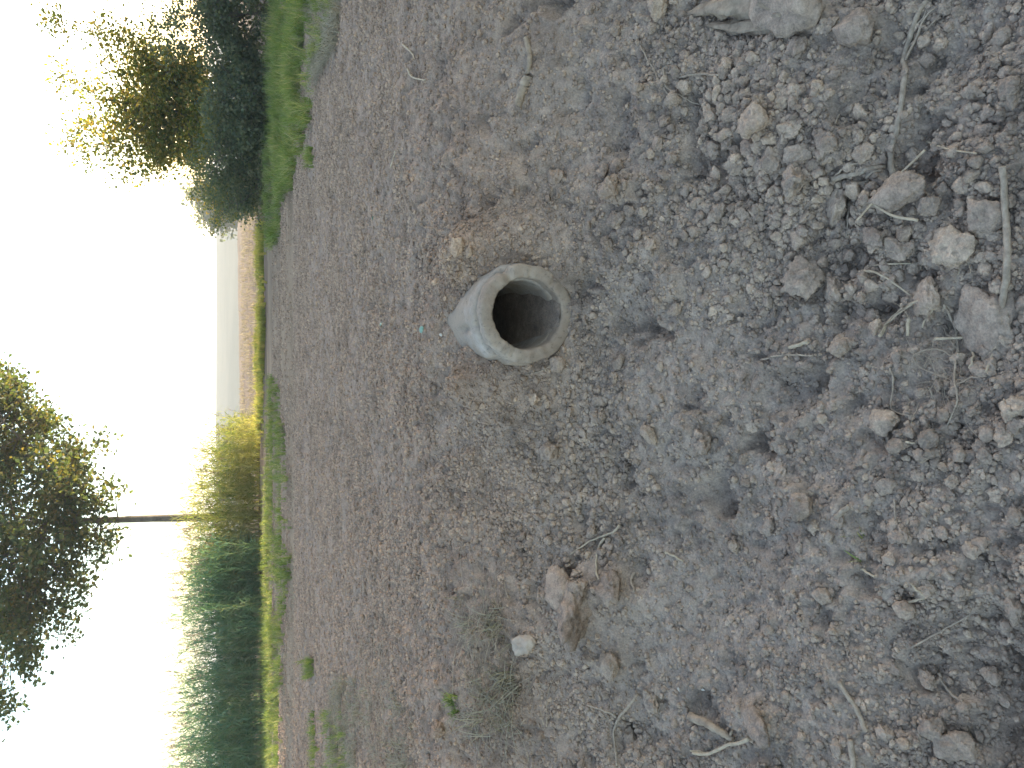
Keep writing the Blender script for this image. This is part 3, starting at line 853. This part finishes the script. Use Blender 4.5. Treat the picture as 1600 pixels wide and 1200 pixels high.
# the split root end at the frame edge
def split_root():
    q0, t0 = ground_at(1190, 12)
    k = t0 / F_PX
    root = empty('root_stump', q0)
    tag(root, 'thick dusty root end split into two prongs at the frame edge', 'root')
    rg = np.random.default_rng(4)
    def pr(pp, w):
        P = spline([ground_at(a, b, False)[0] + np.array([0, 0, l]) for a, b, l in pp], 26)
        return tube_np(P - q0, np.interp(np.linspace(0, 1, 26), np.linspace(0, 1, len(w)), w) * k * 0.5, 22, 0.06, rg, True, .75, .7)
    V, F = pr([(1205, -25, .03), (1225, 5, .02), (1255, 18, .015), (1282, 30, .0)], [60, 66, 60, 26])
    obj('butt', mesh_mixed('butt', V, F, M_CLOD), root)
    V, F = pr([(1235, 8, .03), (1190, 8, .04), (1140, 12, .032), (1086, 24, .022)], [46, 36, 27, 7])
    obj('prong', mesh_mixed('prong', V, F, M_WOOD), root)
    V, F = pr([(1240, 30, .02), (1200, 40, .022), (1150, 42, .018), (1108, 40, .008)], [30, 22, 16, 5])
    obj('prong', mesh_mixed('prong', V, F, M_WOOD), root)
split_root()

# small rubbish
def bit(px, py, s, mt, label, name, cat, thin=0.25):
    q, t = ground_at(px, py); k = t / F_PX * 0.5 * s
    me = clod_mesh(name, int(px), 2, 1.4, 5, mt, False)
    o = obj(name, me); o.scale = (k, k * .7, k * thin); o.rotation_euler = (.5, .3, px * .37); o.location = q + np.array([0, 0, k * .35])
    tag(o, label, cat)
bit(597, 506, 11, M_TEAL, 'small teal plastic scrap far up the brown topsoil', 'plastic_scrap', 'plastic scrap')
bit(661, 514, 13, M_TEAL, 'larger teal plastic scrap just above the pipe', 'plastic_scrap', 'plastic scrap')
bit(1062, 1077, 9, M_WHITE, 'round white chip on the soil near the peeling stick', 'white_chip', 'chip', .5)
bit(1100, 1077, 9, M_WHITE, 'flat white chip on the soil beside the round one', 'white_chip', 'chip')
bit(691, 523, 7, M_WHITE, 'tiny pale pebble between teal scrap and pipe', 'pebble', 'pebble', .6)
bit(584, 341, 8, M_TEAL, 'thin teal sliver on the topsoil up the bank', 'plastic_scrap', 'plastic scrap', .15)

# ------------------------------------------------------------------ grass, straw litter
def blade_tuft(name, n, hgt, spread, width, material, seed, droop=0.6, segs=4):
    rg = np.random.default_rng(seed); V = []; F = []
    for _ in range(n):
        a = rg.random() * 6.283; h = hgt * (0.5 + 0.6 * rg.random()); lean = spread * (0.2 + rg.random()); w = width * (0.6 + 0.7 * rg.random())
        b0 = np.array([rg.normal() * .12 * spread, rg.normal() * .12 * spread, 0]); d = np.array([math.cos(a), math.sin(a), 0]); sd_ = np.array([-d[1], d[0], 0])
        tw = rg.normal() * .6
        i0 = len(V)
        for s_ in range(segs + 1):
            t = s_ / segs
            p = b0 + d * lean * (t ** 1.6) + np.array([0, 0, h * (t - droop * 0.5 * t ** 2.4 * lean / max(spread, 1e-6))])
            ww = w * (1 - t) ** 0.7 + 0.0004
            s2 = sd_ * math.cos(tw * t) + d * math.sin(tw * t)
            V += [p - s2 * ww, p + s2 * ww]
        for s_ in range(segs):
            j = i0 + 2 * s_; F.append((j, j + 1, j + 3, j + 2))
    return bpy.data.objects.new(name, mesh_np(name, np.array(V), np.array(F), material))

source('grass', [blade_tuft('grass_tuft', 16, .15, .09, .0030, M_GRASS, 500 + k) for k in range(6)])
source('drygrass', [blade_tuft('dry_tuft', 14, .10, .16, .0016, M_DRYGRASS, 520 + k, 1.3) for k in range(6)])
source('weeds', [blade_tuft('weed_tuft', 14, .20, .10, .006, M_WEED, 540 + k) for k in range(6)])
source('stubble', [blade_tuft('stubble_tuft', 7, .12, .04, .003, M_DRYGRASS, 560 + k, .2, 2) for k in range(4)])
lit = []
for k in range(6):
    rg = np.random.default_rng(600 + k)
    P = np.array([[t, .12 * math.sin(t * 2 + k) + .05 * rg.normal(), .10 * math.sin(t * 3)] for t in np.linspace(-1, 1, 7)])
    V, F = tube_np(P, np.linspace(.022, .012, 7), 4)
    lit.append(bpy.data.objects.new('litter_fibre', mesh_mixed('litter_fibre', V, F, M_ROOT if k % 2 else M_STRAW)))
source('litter', lit)
lit2 = []
for k in range(7):
    rg = np.random.default_rng(640 + k)
    P = np.array([[t, .16 * math.sin(t * 1.7 + k) * (k % 3), .10 * math.sin(t * 2 + k)] for t in np.linspace(-1, 1, 8)])
    V, F = tube_np(P, np.linspace(.016, .007, 8), 4)
    lit2.append(bpy.data.objects.new('straw_stem', mesh_mixed('straw_stem', V, F, M_STRAW if k % 3 else M_ROOT)))
source('longlitter', lit2)

rng = np.random.default_rng(23)
# root hairs and straw bits over the soil
x, y = soil_points(2600, 1.0, 7.0, 0.3)
n = len(x); r = (rng.random((n, 3)) - .5) * .7; r[:, 2] = rng.random(n) * 6.28
L = 0.006 + 0.022 * rng.random(n) ** 2
scatter('straw_litter', 'litter', np.stack([x, y, H(x, y) + .003], -1), r, np.stack([L, L, np.minimum(L, .02)], -1), 'tiny root hairs and straw bits scattered over the soil', 'straw litter', rng)
# fine fibres in the root tangle
c = ground_at(1490, 540)[0]; n = 130
x = c[0] + rng.normal(size=n) * .10; y = c[1] + rng.normal(size=n) * .055
r = (rng.random((n, 3)) - .5) * 1.2; r[:, 2] = rng.random(n) * 6.28
L = 0.012 + 0.030 * rng.random(n)
scatter('root_hairs', 'litter', np.stack([x, y, H(x, y) + .008], -1), r, np.stack([L, L, L * .6], -1), 'matted fine root hairs in the tangle below the rounded clod', 'root hairs', rng)

def patch(name, src, poly_px, n, smin, smax, label, cat, tilt=.25, fine=True):
    """a mass of tufts on the part of the ground that a quadrilateral of the photograph shows"""
    A = np.array([ground_at(a, b, False)[0][:2] for a, b in poly_px])
    lo, hi = A.min(0), A.max(0)
    P = []
    cnt = 0
    while cnt < n:
        q = lo + (hi - lo) * rng.random((n * 2, 2))
        ins = np.zeros(len(q), bool); j = len(A) - 1
        for i in range(len(A)):
            cnd = ((A[i, 1] > q[:, 1]) != (A[j, 1] > q[:, 1])) & (q[:, 0] < (A[j, 0] - A[i, 0]) * (q[:, 1] - A[i, 1]) / (A[j, 1] - A[i, 1] + 1e-12) + A[i, 0])
            ins ^= cnd; j = i
        g = rng.random(len(q)) < np.clip(.42 + 1.5 * fbm(q[:, 0] * 1.5, q[:, 1] * 1.5, 707, 4), .05, 1)
        P.append(q[ins & g]); cnt += (ins & g).sum()
    P = np.vstack(P)[:n]
    z = H(P[:, 0], P[:, 1])
    s_ = smin + (smax - smin) * rng.random(n)
    return scatter(name, src, np.stack([P[:, 0], P[:, 1], z - .004], -1), rotz(rng, n, tilt), np.stack([s_, s_, s_ * (.75 + .5 * rng.random(n))], -1), label, cat, rng)

patch('grass', 'grass', [(431, 385), (452, 300), (475, 235), (492, 170), (492, 60), (503, -60), (428, -60), (426, 385)], 3600, .5, 1.7, 'bright green grass strip in front of the dark shrubs', 'grass')
patch('grass', 'grass', [(421, 600), (432, 585), (445, 660), (456, 760), (458, 900), (446, 1000), (440, 1260), (416, 1260), (416, 900)], 3000, .5, 1.3, 'long green grass strip along the track below the reeds', 'grass')
patch('grass', 'drygrass', [(424, -60), (429, -60), (429, 350), (423, 350)], 1200, .9, 1.8, 'dry grey grass at the foot of the dark shrubs', 'grass')
patch('grass', 'drygrass', [(421, 600), (432, 585), (445, 660), (460, 760), (462, 900), (450, 1000), (450, 1260), (416, 1260), (416, 900)], 900, .7, 1.5, 'dead grass mixed into the green strip along the track', 'grass')
patch('grass', 'drygrass', [(436, 385), (456, 300), (480, 235), (497, 170), (500, 60), (510, -60), (428, -60), (426, 385)], 700, .8, 1.7, 'dead grass mixed into the bright green strip', 'grass')
patch('grass', 'drygrass', [(480, -40), (545, -40), (530, 60), (505, 110), (488, 110)], 500, .7, 1.4, 'dead matted grass along the torn turf edge', 'grass')
patch('grass', 'grass', [(485, -40), (535, -40), (510, 80), (488, 110)], 260, .4, .9, 'sparse green grass growing in the torn turf edge', 'grass')
patch('grass', 'grass', [(483, 235), (492, 230), (492, 262), (482, 258)], 50, .4, .8, 'single green grass tuft at the corner of torn turf', 'grass')
patch('grass', 'drygrass', [(520, 1060), (640, 1070), (650, 1150), (640, 1230), (510, 1230)], 330, .5, 1.1, 'dead grass lying over the bank below the reeds', 'grass')
patch('grass', 'drygrass', [(715, 900), (790, 940), (800, 1000), (760, 1010), (710, 960)], 16, .6, 1.2, 'dead grey grass mat next to the pale oval stone', 'grass', .5)
patch('grass', 'drygrass', [(740, 1030), (810, 1030), (810, 1120), (730, 1150)], 22, .8, 1.5, 'tangled tan dead grass clump under the pale oval stone', 'grass', .6)
patch('grass', 'grass', [(490, 1110), (540, 1110), (560, 1230), (490, 1230)], 120, .4, .8, 'green tufts coming up through the dead grass on the bank', 'grass')
patch('grass', 'grass', [(476, 1030), (492, 1030), (494, 1058), (478, 1058)], 45, .4, .8, 'lone green tuft on bare soil above the dead grass', 'grass')
patch('grass', 'grass', [(704, 1085), (722, 1085), (722, 1115), (704, 1115)], 10, .3, .6, 'few green blades beside the tangled tan grass', 'grass')
patch('weeds', 'weeds', [(417, 440), (416, 470), (412, 640), (411, 700), (399, 700), (407, 640), (411, 440)], 1500, .5, 1.1, 'sunlit yellow-green weeds edging the stubble field', 'weeds')
patch('weeds', 'weeds', [(417, 345), (418, 450), (407, 440), (405, 350)], 330, .6, 1.3, 'sunlit orange dry weeds by the end of the shrubs', 'weeds')
patch('stubble', 'stubble', [(409, 250), (410, 700), (376, 700), (378, 250)], 2600, .8, 1.4, 'cut stubble over the sunlit field', 'stubble')

def straws(px, py, n, sx, sy, l0, l1, label):
    c_ = ground_at(px, py)[0]
    x_ = c_[0] + rng.normal(size=n) * sx; y_ = c_[1] + rng.normal(size=n) * sy
    r_ = (rng.random((n, 3)) - .5) * .55; r_[:, 2] = rng.normal(size=n) * .9 + .4
    L_ = l0 + (l1 - l0) * rng.random(n) ** 1.5
    scatter('dead_straws', 'longlitter', np.stack([x_, y_, H(x_, y_) + .012 + .012 * rng.random(n)], -1), r_, np.stack([L_, L_, L_ * .7], -1), label, 'straw', rng)
straws(765, 955, 130, .13, .07, .025, .09, 'dead grey straws matted next to the pale oval stone')
straws(770, 1075, 200, .14, .08, .03, .12, 'tangled tan straws lying under the pale oval stone')
straws(590, 1120, 260, .30, .30, .03, .12, 'dead straws strewn over the bank below the reeds')
straws(1500, 560, 90, .09, .06, .012, .045, 'thin pale fibres knotted through the root tangle')

# the green sprout
def sprout(px, py, label, seed, ang):
    q, t = ground_at(px, py)
    o = blade_tuft('grass_sprout', 4, .055, .05, .0028, M_GRASS, seed, .5, 5)
    COL.objects.link(o); o.location = q; o.rotation_euler = (0.7, 0, ang)
    tag(o, label, 'sprout')
sprout(1348, 843, 'tiny green grass sprout in the small hollow', 31, 2.2)
sprout(1352, 872, 'second tiny grass sprout below the first, paler', 37, 2.6)

# ------------------------------------------------------------------ reeds
def reed(name, h, leafmat, seed, plume):
    rg = np.random.default_rng(seed); V = []; F = []; MI = []
    bend = rg.normal(size=2) * .05
    def ribbon(P, W, side, mi):
        i0 = len(V)
        for p, ww in zip(P, W): V.append(p - side * ww); V.append(p + side * ww)
        for k in range(len(P) - 1):
            j = i0 + 2 * k; F.append((j, j + 1, j + 3, j + 2)); MI.append(mi)
    def stem(t): return np.array([bend[0] * t * t * h, bend[1] * t * t * h, t * h])
    P = np.array([stem(t) for t in np.linspace(0, 1, 5)])
    for a in (0.3, 1.87): ribbon(P, np.linspace(.006, .002, 5), np.array([math.cos(a), math.sin(a), 0]), 0)
    for k in range(11):
        t0 = .12 + .86 * k / 11 + .03 * rg.normal(); a = rg.random() * 6.283
        d = np.array([math.cos(a), math.sin(a), 0]); L = (.34 + .22 * rg.random()) * (1.1 - .3 * t0)
        up = .75 + .4 * rg.random()
        Q = []
        for s_ in np.linspace(0, 1, 5): Q.append(stem(t0) + d * L * .75 * s_ + np.array([0, 0, L * (up * s_ - (.55 + .35 * up) * s_ * s_)]))
        ribbon(np.array(Q), np.array([.006, .011, .010, .006, .0008]), np.array([-d[1], d[0], 0.15]), 0)
    if plume:
        for k in range(26):
            t0 = 1 + .16 * rg.random(); a = rg.random() * 6.283; L = .07 + .06 * rg.random()
            b0 = stem(1) + np.array([bend[0] * 2, bend[1] * 2, 0]) * (t0 - 1) * h + np.array([0, 0, (t0 - 1) * h])
            d = np.array([math.cos(a) * .45 + .35, math.sin(a) * .45, .55 - .3 * rg.random()])
            ribbon(np.array([b0, b0 + d * L * .6, b0 + d * L + np.array([.02, 0, -.02])]), np.array([.003, .005, .0006]), np.array([-math.sin(a), math.cos(a), 0]), 1)
    me = mesh_np(name, np.array(V), np.array(F), leafmat)
    me.materials.append(M_PLUME)
    me.polygons.foreach_set('material_index', np.array(MI, np.int32))
    return bpy.data.objects.new(name, me)
source('reeds', [reed('reed', 1.42, M_REED, 800 + k, k % 3 == 0) for k in range(9)])
source('yreeds', [reed('reed', 1.15, M_REEDY, 830 + k, k % 4 == 0) for k in range(8)])

def bed(src, n, xr, yr, hfun, label, seed):
    rg = np.random.default_rng(seed)
    x = xr[0] + (xr[1] - xr[0]) * rg.random(n); y = yr[0] + (yr[1] - yr[0]) * rg.random(n) + .35 * vnoise(x * .9, x * 0, 5)
    s_ = hfun(x, y) * (.66 + .46 * rg.random(n)) * (1 + .22 * vnoise(x * 1.1, y * 1.1, 55))
    r = (rg.random((n, 3)) - .5) * .6; r[:, 2] = rg.random(n) * 6.28
    scatter('reeds', src, np.stack([x, y, H(x, y) - .02], -1), r, np.stack([.9 + 0 * s_, .9 + 0 * s_, s_], -1), label, 'reeds', rg)
bed('reeds', 1700, (-12.5, -4.1), (16.7, 19.2), lambda x, y: 1.0 + .05 * np.clip(-5 - x, 0, 4), 'tall dark green reed bed with feathery plumes at the track edge', 1)
bed('reeds', 260, (-4.4, -3.2), (17.3, 18.8), lambda x, y: .92 + 0 * x, 'shorter green reeds between the tall reed bed and the tree trunk', 2)
bed('yreeds', 560, (-4.1, -0.75), (18.0, 19.9), lambda x, y: .66 + .24 * np.clip(-x - 0.6, 0, 2.4), 'sunlit yellowing reeds at the foot of the slender tree', 3)

# ------------------------------------------------------------------ trees
def leaves_np(C, rg, size, droop=0.0, nrm_bias=0.25):
    n = len(C)
    d = rg.normal(size=(n, 3)); d[:, 2] = d[:, 2] * .7 - droop; d /= np.linalg.norm(d, axis=1)[:, None]
    u = rg.normal(size=(n, 3)); u[:, 2] += nrm_bias
    s_ = np.cross(d, u); s_ /= np.linalg.norm(s_, axis=1)[:, None]
    nn = np.cross(s_, d)
    L = size * (.6 + .7 * rg.random(n))[:, None]
    V = np.stack([C, C + d * L * .5 + s_ * L * .33 + nn * L * .07, C + d * L, C + d * L * .5 - s_ * L * .33 + nn * L * .07], 1).reshape(-1, 3)
    F = np.arange(4 * n).reshape(-1, 4)
    return V, F

def make_tree(name, base_pt, label, trunk_pts, trunk_r, clusters, per, csize, leaf, leafmat, limb_n, seed, group=None, cat='tree', limb_r=.05, sides=8, twigs=True, flatten=.7):
    """clusters: leafy twig ends (n,3) relative to the base; limbs reach from the trunk to them"""
    rg = np.random.default_rng(seed)
    root = empty(name, base_pt)
    tag(root, label, cat, group)
    TP = spline(trunk_pts, 14)
    parts = [tube_np(TP, np.linspace(trunk_r, trunk_r * .45, 14), sides, .18, rg)]
    C = np.asarray(clusters, float)
    idx = rg.choice(len(C), min(limb_n, len(C)), replace=False)
    nodes = [TP[k] for k in range(6, 14)]
    for i in idx:
        tz = C[i] * .82 + .18 * TP[-1]
        k = int(np.clip(np.argmin(np.abs(TP[:, 2] - (tz[2] - .55 * np.linalg.norm(tz[:2] - TP[-1, :2])))), 4, 13))
        mid = (TP[k] + tz) / 2 + np.array([0, 0, -.06]) * np.linalg.norm(tz - TP[k]) + rg.normal(size=3) * .06
        LP = spline([TP[k], mid, tz], 9); r0 = limb_r * (.6 + .6 * rg.random())
        parts.append(tube_np(LP, np.linspace(r0, r0 * .25, 9), 6, .15, rg)); nodes += list(LP[3:])
    nodes = np.array(nodes)
    if twigs:
        for c_ in C:
            j = np.argmin(((nodes - c_) ** 2).sum(1))
            LP = spline([nodes[j], (nodes[j] + c_) / 2 + rg.normal(size=3) * .04, c_], 4)
            parts.append(tube_np(LP, np.linspace(limb_r * .28, limb_r * .08, 4), 4, 0, None, False))
    V, F = join_np(parts)
    obj('trunk', mesh_mixed('trunk', V, F, M_BARK), root)
    cnt = np.maximum(3, (per * (.5 + rg.random(len(C)))).astype(int))
    P = np.repeat(C, cnt, 0) + rg.normal(size=(cnt.sum(), 3)) * csize * np.array([1, 1, flatten])
    V, F = leaves_np(P, rg, leaf)
    obj('crown', mesh_np('crown', V, F, leafmat, False), root)
    return root

def ellipsoid(rg, n, c, r, shell=0.55, gap=0.0, gs=1.2, seed=0):
    out = []
    while len(out) < n:
        d = rg.normal(size=3); d /= np.linalg.norm(d)
        rr = (shell + (1 - shell) * rg.random()) if rg.random() < .75 else rg.random() ** .5
        wob = 1 + .22 * mnoise.noise(Vector(d * 2.1 + seed)) + .12 * mnoise.noise(Vector(d * 5 + seed))
        p = np.array(c) + d * rr * wob * np.array(r)
        if gap and mnoise.noise(Vector(p * gs + seed)) < -0.5 + gap: continue
        out.append(p)
    return np.array(out)

# slender tree on the left, its crown running out of the top of the upright picture
def left_tree():
    rg = np.random.default_rng(51)
    b = at_y(385, 806, 19.6); z0 = float(H(np.array([b[0]]), np.array([b[1]]))[0])
    base_pt = (b[0], 19.6, z0)
    C = ellipsoid(rg, 380, (0.4, 0, 5.75), (3.3, 2.4, 2.7), .45, .40, .95, 3.0)
    # long sprays hanging at the far left and right edges
    for (ex, ez, n) in ((-3.75, 4.9, 12), (-3.0, 4.4, 12), (-2.2, 3.8, 10), (3.0, 4.9, 12), (2.4, 4.2, 10), (0.6, 3.0, 10), (-0.6, 3.05, 10), (1.3, 3.5, 10), (-1.4, 3.5, 10)):
        for k in range(n):
            t = k / n; C = np.vstack([C, [[ex * (.45 + .55 * t) + rg.normal() * .1, rg.normal() * .3, ez + (1 - t) * .9 + rg.normal() * .1]]])
    make_tree('slender_tree', base_pt, 'tall broadleaf tree with slender bare trunk and dark crown among reeds', [(0, 0, 0), (.015, 0, 1.2), (.05, 0, 2.4), (.06, .05, 3.6), (.1, 0, 5.4)], .108,
              C, 90, .20, .112, M_LEAF_A, 16, 52, limb_r=.055)
left_tree()

def right_tree():
    rg = np.random.default_rng(61)
    b = at_y(430, 195, 17.0)
    base_pt = (b[0], 17.0, 0.0)
    C = []
    # upright shoots, bare at the tips
    tops = [(-1.05, 3.15), (-.75, 3.55), (-.4, 3.5), (-.05, 3.7), (.3, 3.4), (.55, 3.9), (.9, 3.5), (1.15, 3.75), (1.3, 2.9), (-1.25, 2.6), (.1, 3.0), (-.5, 2.9), (.7, 2.8), (1.0, 2.3), (-.9, 2.2)]
    for tx, tz in tops:
        ty = rg.normal() * .5
        for k in range(15):
            t = (k + rg.random()) / 15
            f = t ** .8
            C.append([tx * (.35 + .65 * f) + rg.normal() * .10 * (1.3 - t), ty * f + rg.normal() * .12, .9 + (tz - .9) * t])
    C = np.array(C)
    C = np.vstack([C, ellipsoid(rg, 110, (0.15, 0, 1.75), (1.25, .9, .95), .4, .2, 1.5, 9)])
    C = C[rg.random(len(C)) < np.clip(1.6 - .30 * C[:, 2], .45, 1)]
    make_tree('young_tree', base_pt, 'young sparse tree with yellowing leaves rising behind the dark shrubs', [(0, 0, 0), (.05, 0, .5), (0, 0, 1.1), (.08, 0, 1.9), (.15, 0, 2.8)], .045, C, 84, .16, .074, M_LEAF_B, 22, 62, limb_r=.016)
right_tree()

def shrub(px, y, w_, h_, d_, n, label, seed, leaf=.066, per=44, mat_=M_LEAF_C, name='shrub', gap=.30):
    rg = np.random.default_rng(seed)
    b = at_y(430, px, y)
    z0 = float(H(np.array([b[0]]), np.array([y]))[0])
    C = ellipsoid(rg, n, (0, 0, h_ * .50), (w_, d_, h_ * .50), .35, gap, 1.6, seed)
    # bare shoots poking out of the top and grey stems at the foot
    C = np.vstack([C] + [[[rg.normal() * w_ * .5, rg.normal() * d_ * .5, h_ * (.85 + .42 * rg.random())]] for _ in range(26)])
    return make_tree(name, (b[0], y, z0), label, [(0, 0, 0), (.03, 0, h_ * .2), (-.02, .02, h_ * .4), (.02, 0, h_ * .7)], .03, C, per, .095, leaf, mat_, 14, seed + 1, 'shrubs along the track', 'shrub', .014, 6)
shrub(28, 14.6, .95, 1.62, .9, 190, 'tallest dark shrub at the end of the green grass strip', 71)
shrub(-60, 14.9, 1.2, 2.0, 1.0, 150, 'tall dark shrub at the frame edge beside the tallest one', 73)
shrub(135, 14.5, 1.0, .92, .8, 170, 'low dark shrub under the young yellowing tree', 75)
shrub(215, 14.6, .75, .90, .8, 140, 'dense low shrub right of the feathery grey-green one', 77)
shrub(283, 14.9, .80, 1.10, .9, 170, 'feathery grey-green shrub at the open end of the hedge', 79, .05)
shrub(180, 15.8, 1.3, 1.2, .5, 130, 'sunlit yellow shrub behind the low dark shrubs', 81, .06, 40, M_LEAF_B)
shrub(318, 17.3, .42, .95, .5, 60, 'small sunlit shrub just past the hedge end', 83, .05, 40, M_LEAF_B)

# trees across the valley
def far_tree(px, y, w_, h_, label, seed):
    rg = np.random.default_rng(seed); b = at_y(345, px, y); z0 = float(H(np.array([b[0]]), np.array([y]))[0])
    C = ellipsoid(rg, 90, (0, 0, h_ * .58), (w_, w_, h_ * .44), .4, .05, .3, seed)
    make_tree('far_tree', (b[0], y, z0), label, [(0, 0, 0), (0, 0, h_ * .3), (0, 0, h_ * .5), (0, 0, h_ * .7)], .2, C, 26, .7, .5, M_LEAF_C, 8, seed + 1, 'hazy trees across the valley', limb_r=.1, twigs=False)
far_tree(312, 88, 1.6, 5.6, 'hazy tree across the valley, taller of the pair', 91)
far_tree(332, 91, 1.5, 4.7, 'hazy tree across the valley, lower of the pair', 93)

# unseen row of trees added at the right to shade the bank
def shade_row():
    rg = np.random.default_rng(101)
    C = ellipsoid(rg, 260, (0, 0, 3.5), (2.5, 2.5, 3.4), .2, .0, .8, 5)
    t0 = make_tree('shade_tree', (15, 3, 0), 'dense unseen tree added to shade the bank', [(0, 0, 0), (.1, 0, 1.4), (0, 0, 2.8), (.1, 0, 4.6)], .14, C, 90, .34, .17, M_LEAF_A, 12, 102, 'unseen trees added to shade the bank', limb_r=.06, twigs=False)
    spots = [(15.2, 3.8), (14.8, 7.0), (15.3, 10.2), (14.9, 13.4), (15.2, 16.6), (14.9, 19.6), (15.4, 22.6), (16.2, 25.4), (19.6, 9.0), (19.5, 15.4), (19.6, 21.6)]
    words = ['first', 'second', 'third', 'fourth', 'fifth', 'sixth', 'seventh', 'eighth', 'ninth', 'tenth', 'eleventh']
    for i, (x_, y_) in enumerate(spots):
        if i == 0: o = t0
        else:
            o = t0.copy(); COL.objects.link(o)
            for ch in list(t0.children):
                c_ = ch.copy(); COL.objects.link(c_); c_.parent = o
        o.location = (x_, y_, 0); o.rotation_euler = (0, 0, i * 1.3); o.scale = (1, 1, (.95 + .03 * (i % 4)) * (.52 if y_ > 21 else 1))  # far trees of the row lowered so sun reaches the young tree
        o['label'] = words[i] + ' dense tree of the row added to shade the bank, outside the picture'
shade_row()

# ------------------------------------------------------------------ the morning haze
def haze():
    x0, x1, y0, y1, z0, z1 = -1400, 1400, -420, 2700, -6.5, 12.5
    V = [(x, y, z) for x in (x0, x1) for y in (y0, y1) for z in (z0, z1)]
    F = [(0, 1, 3, 2), (4, 6, 7, 5), (0, 4, 5, 1), (2, 3, 7, 6), (0, 2, 6, 4), (1, 5, 7, 3)]
    mt, t, out = mat('haze')
    pv = N(t, 'ShaderNodeVolumePrincipled'); pv.inputs['Color'].default_value = (.95, .96, 1, 1); pv.inputs['Density'].default_value = 0.0011
    pv.inputs['Anisotropy'].default_value = 0.1
    t.links.new(pv.outputs[0], out.inputs['Volume'])
    o = obj('haze', mesh_mixed('haze', V, F, mt, False))
    tag(o, 'thin pale haze over the bank and field', 'haze', kind='stuff')
haze()
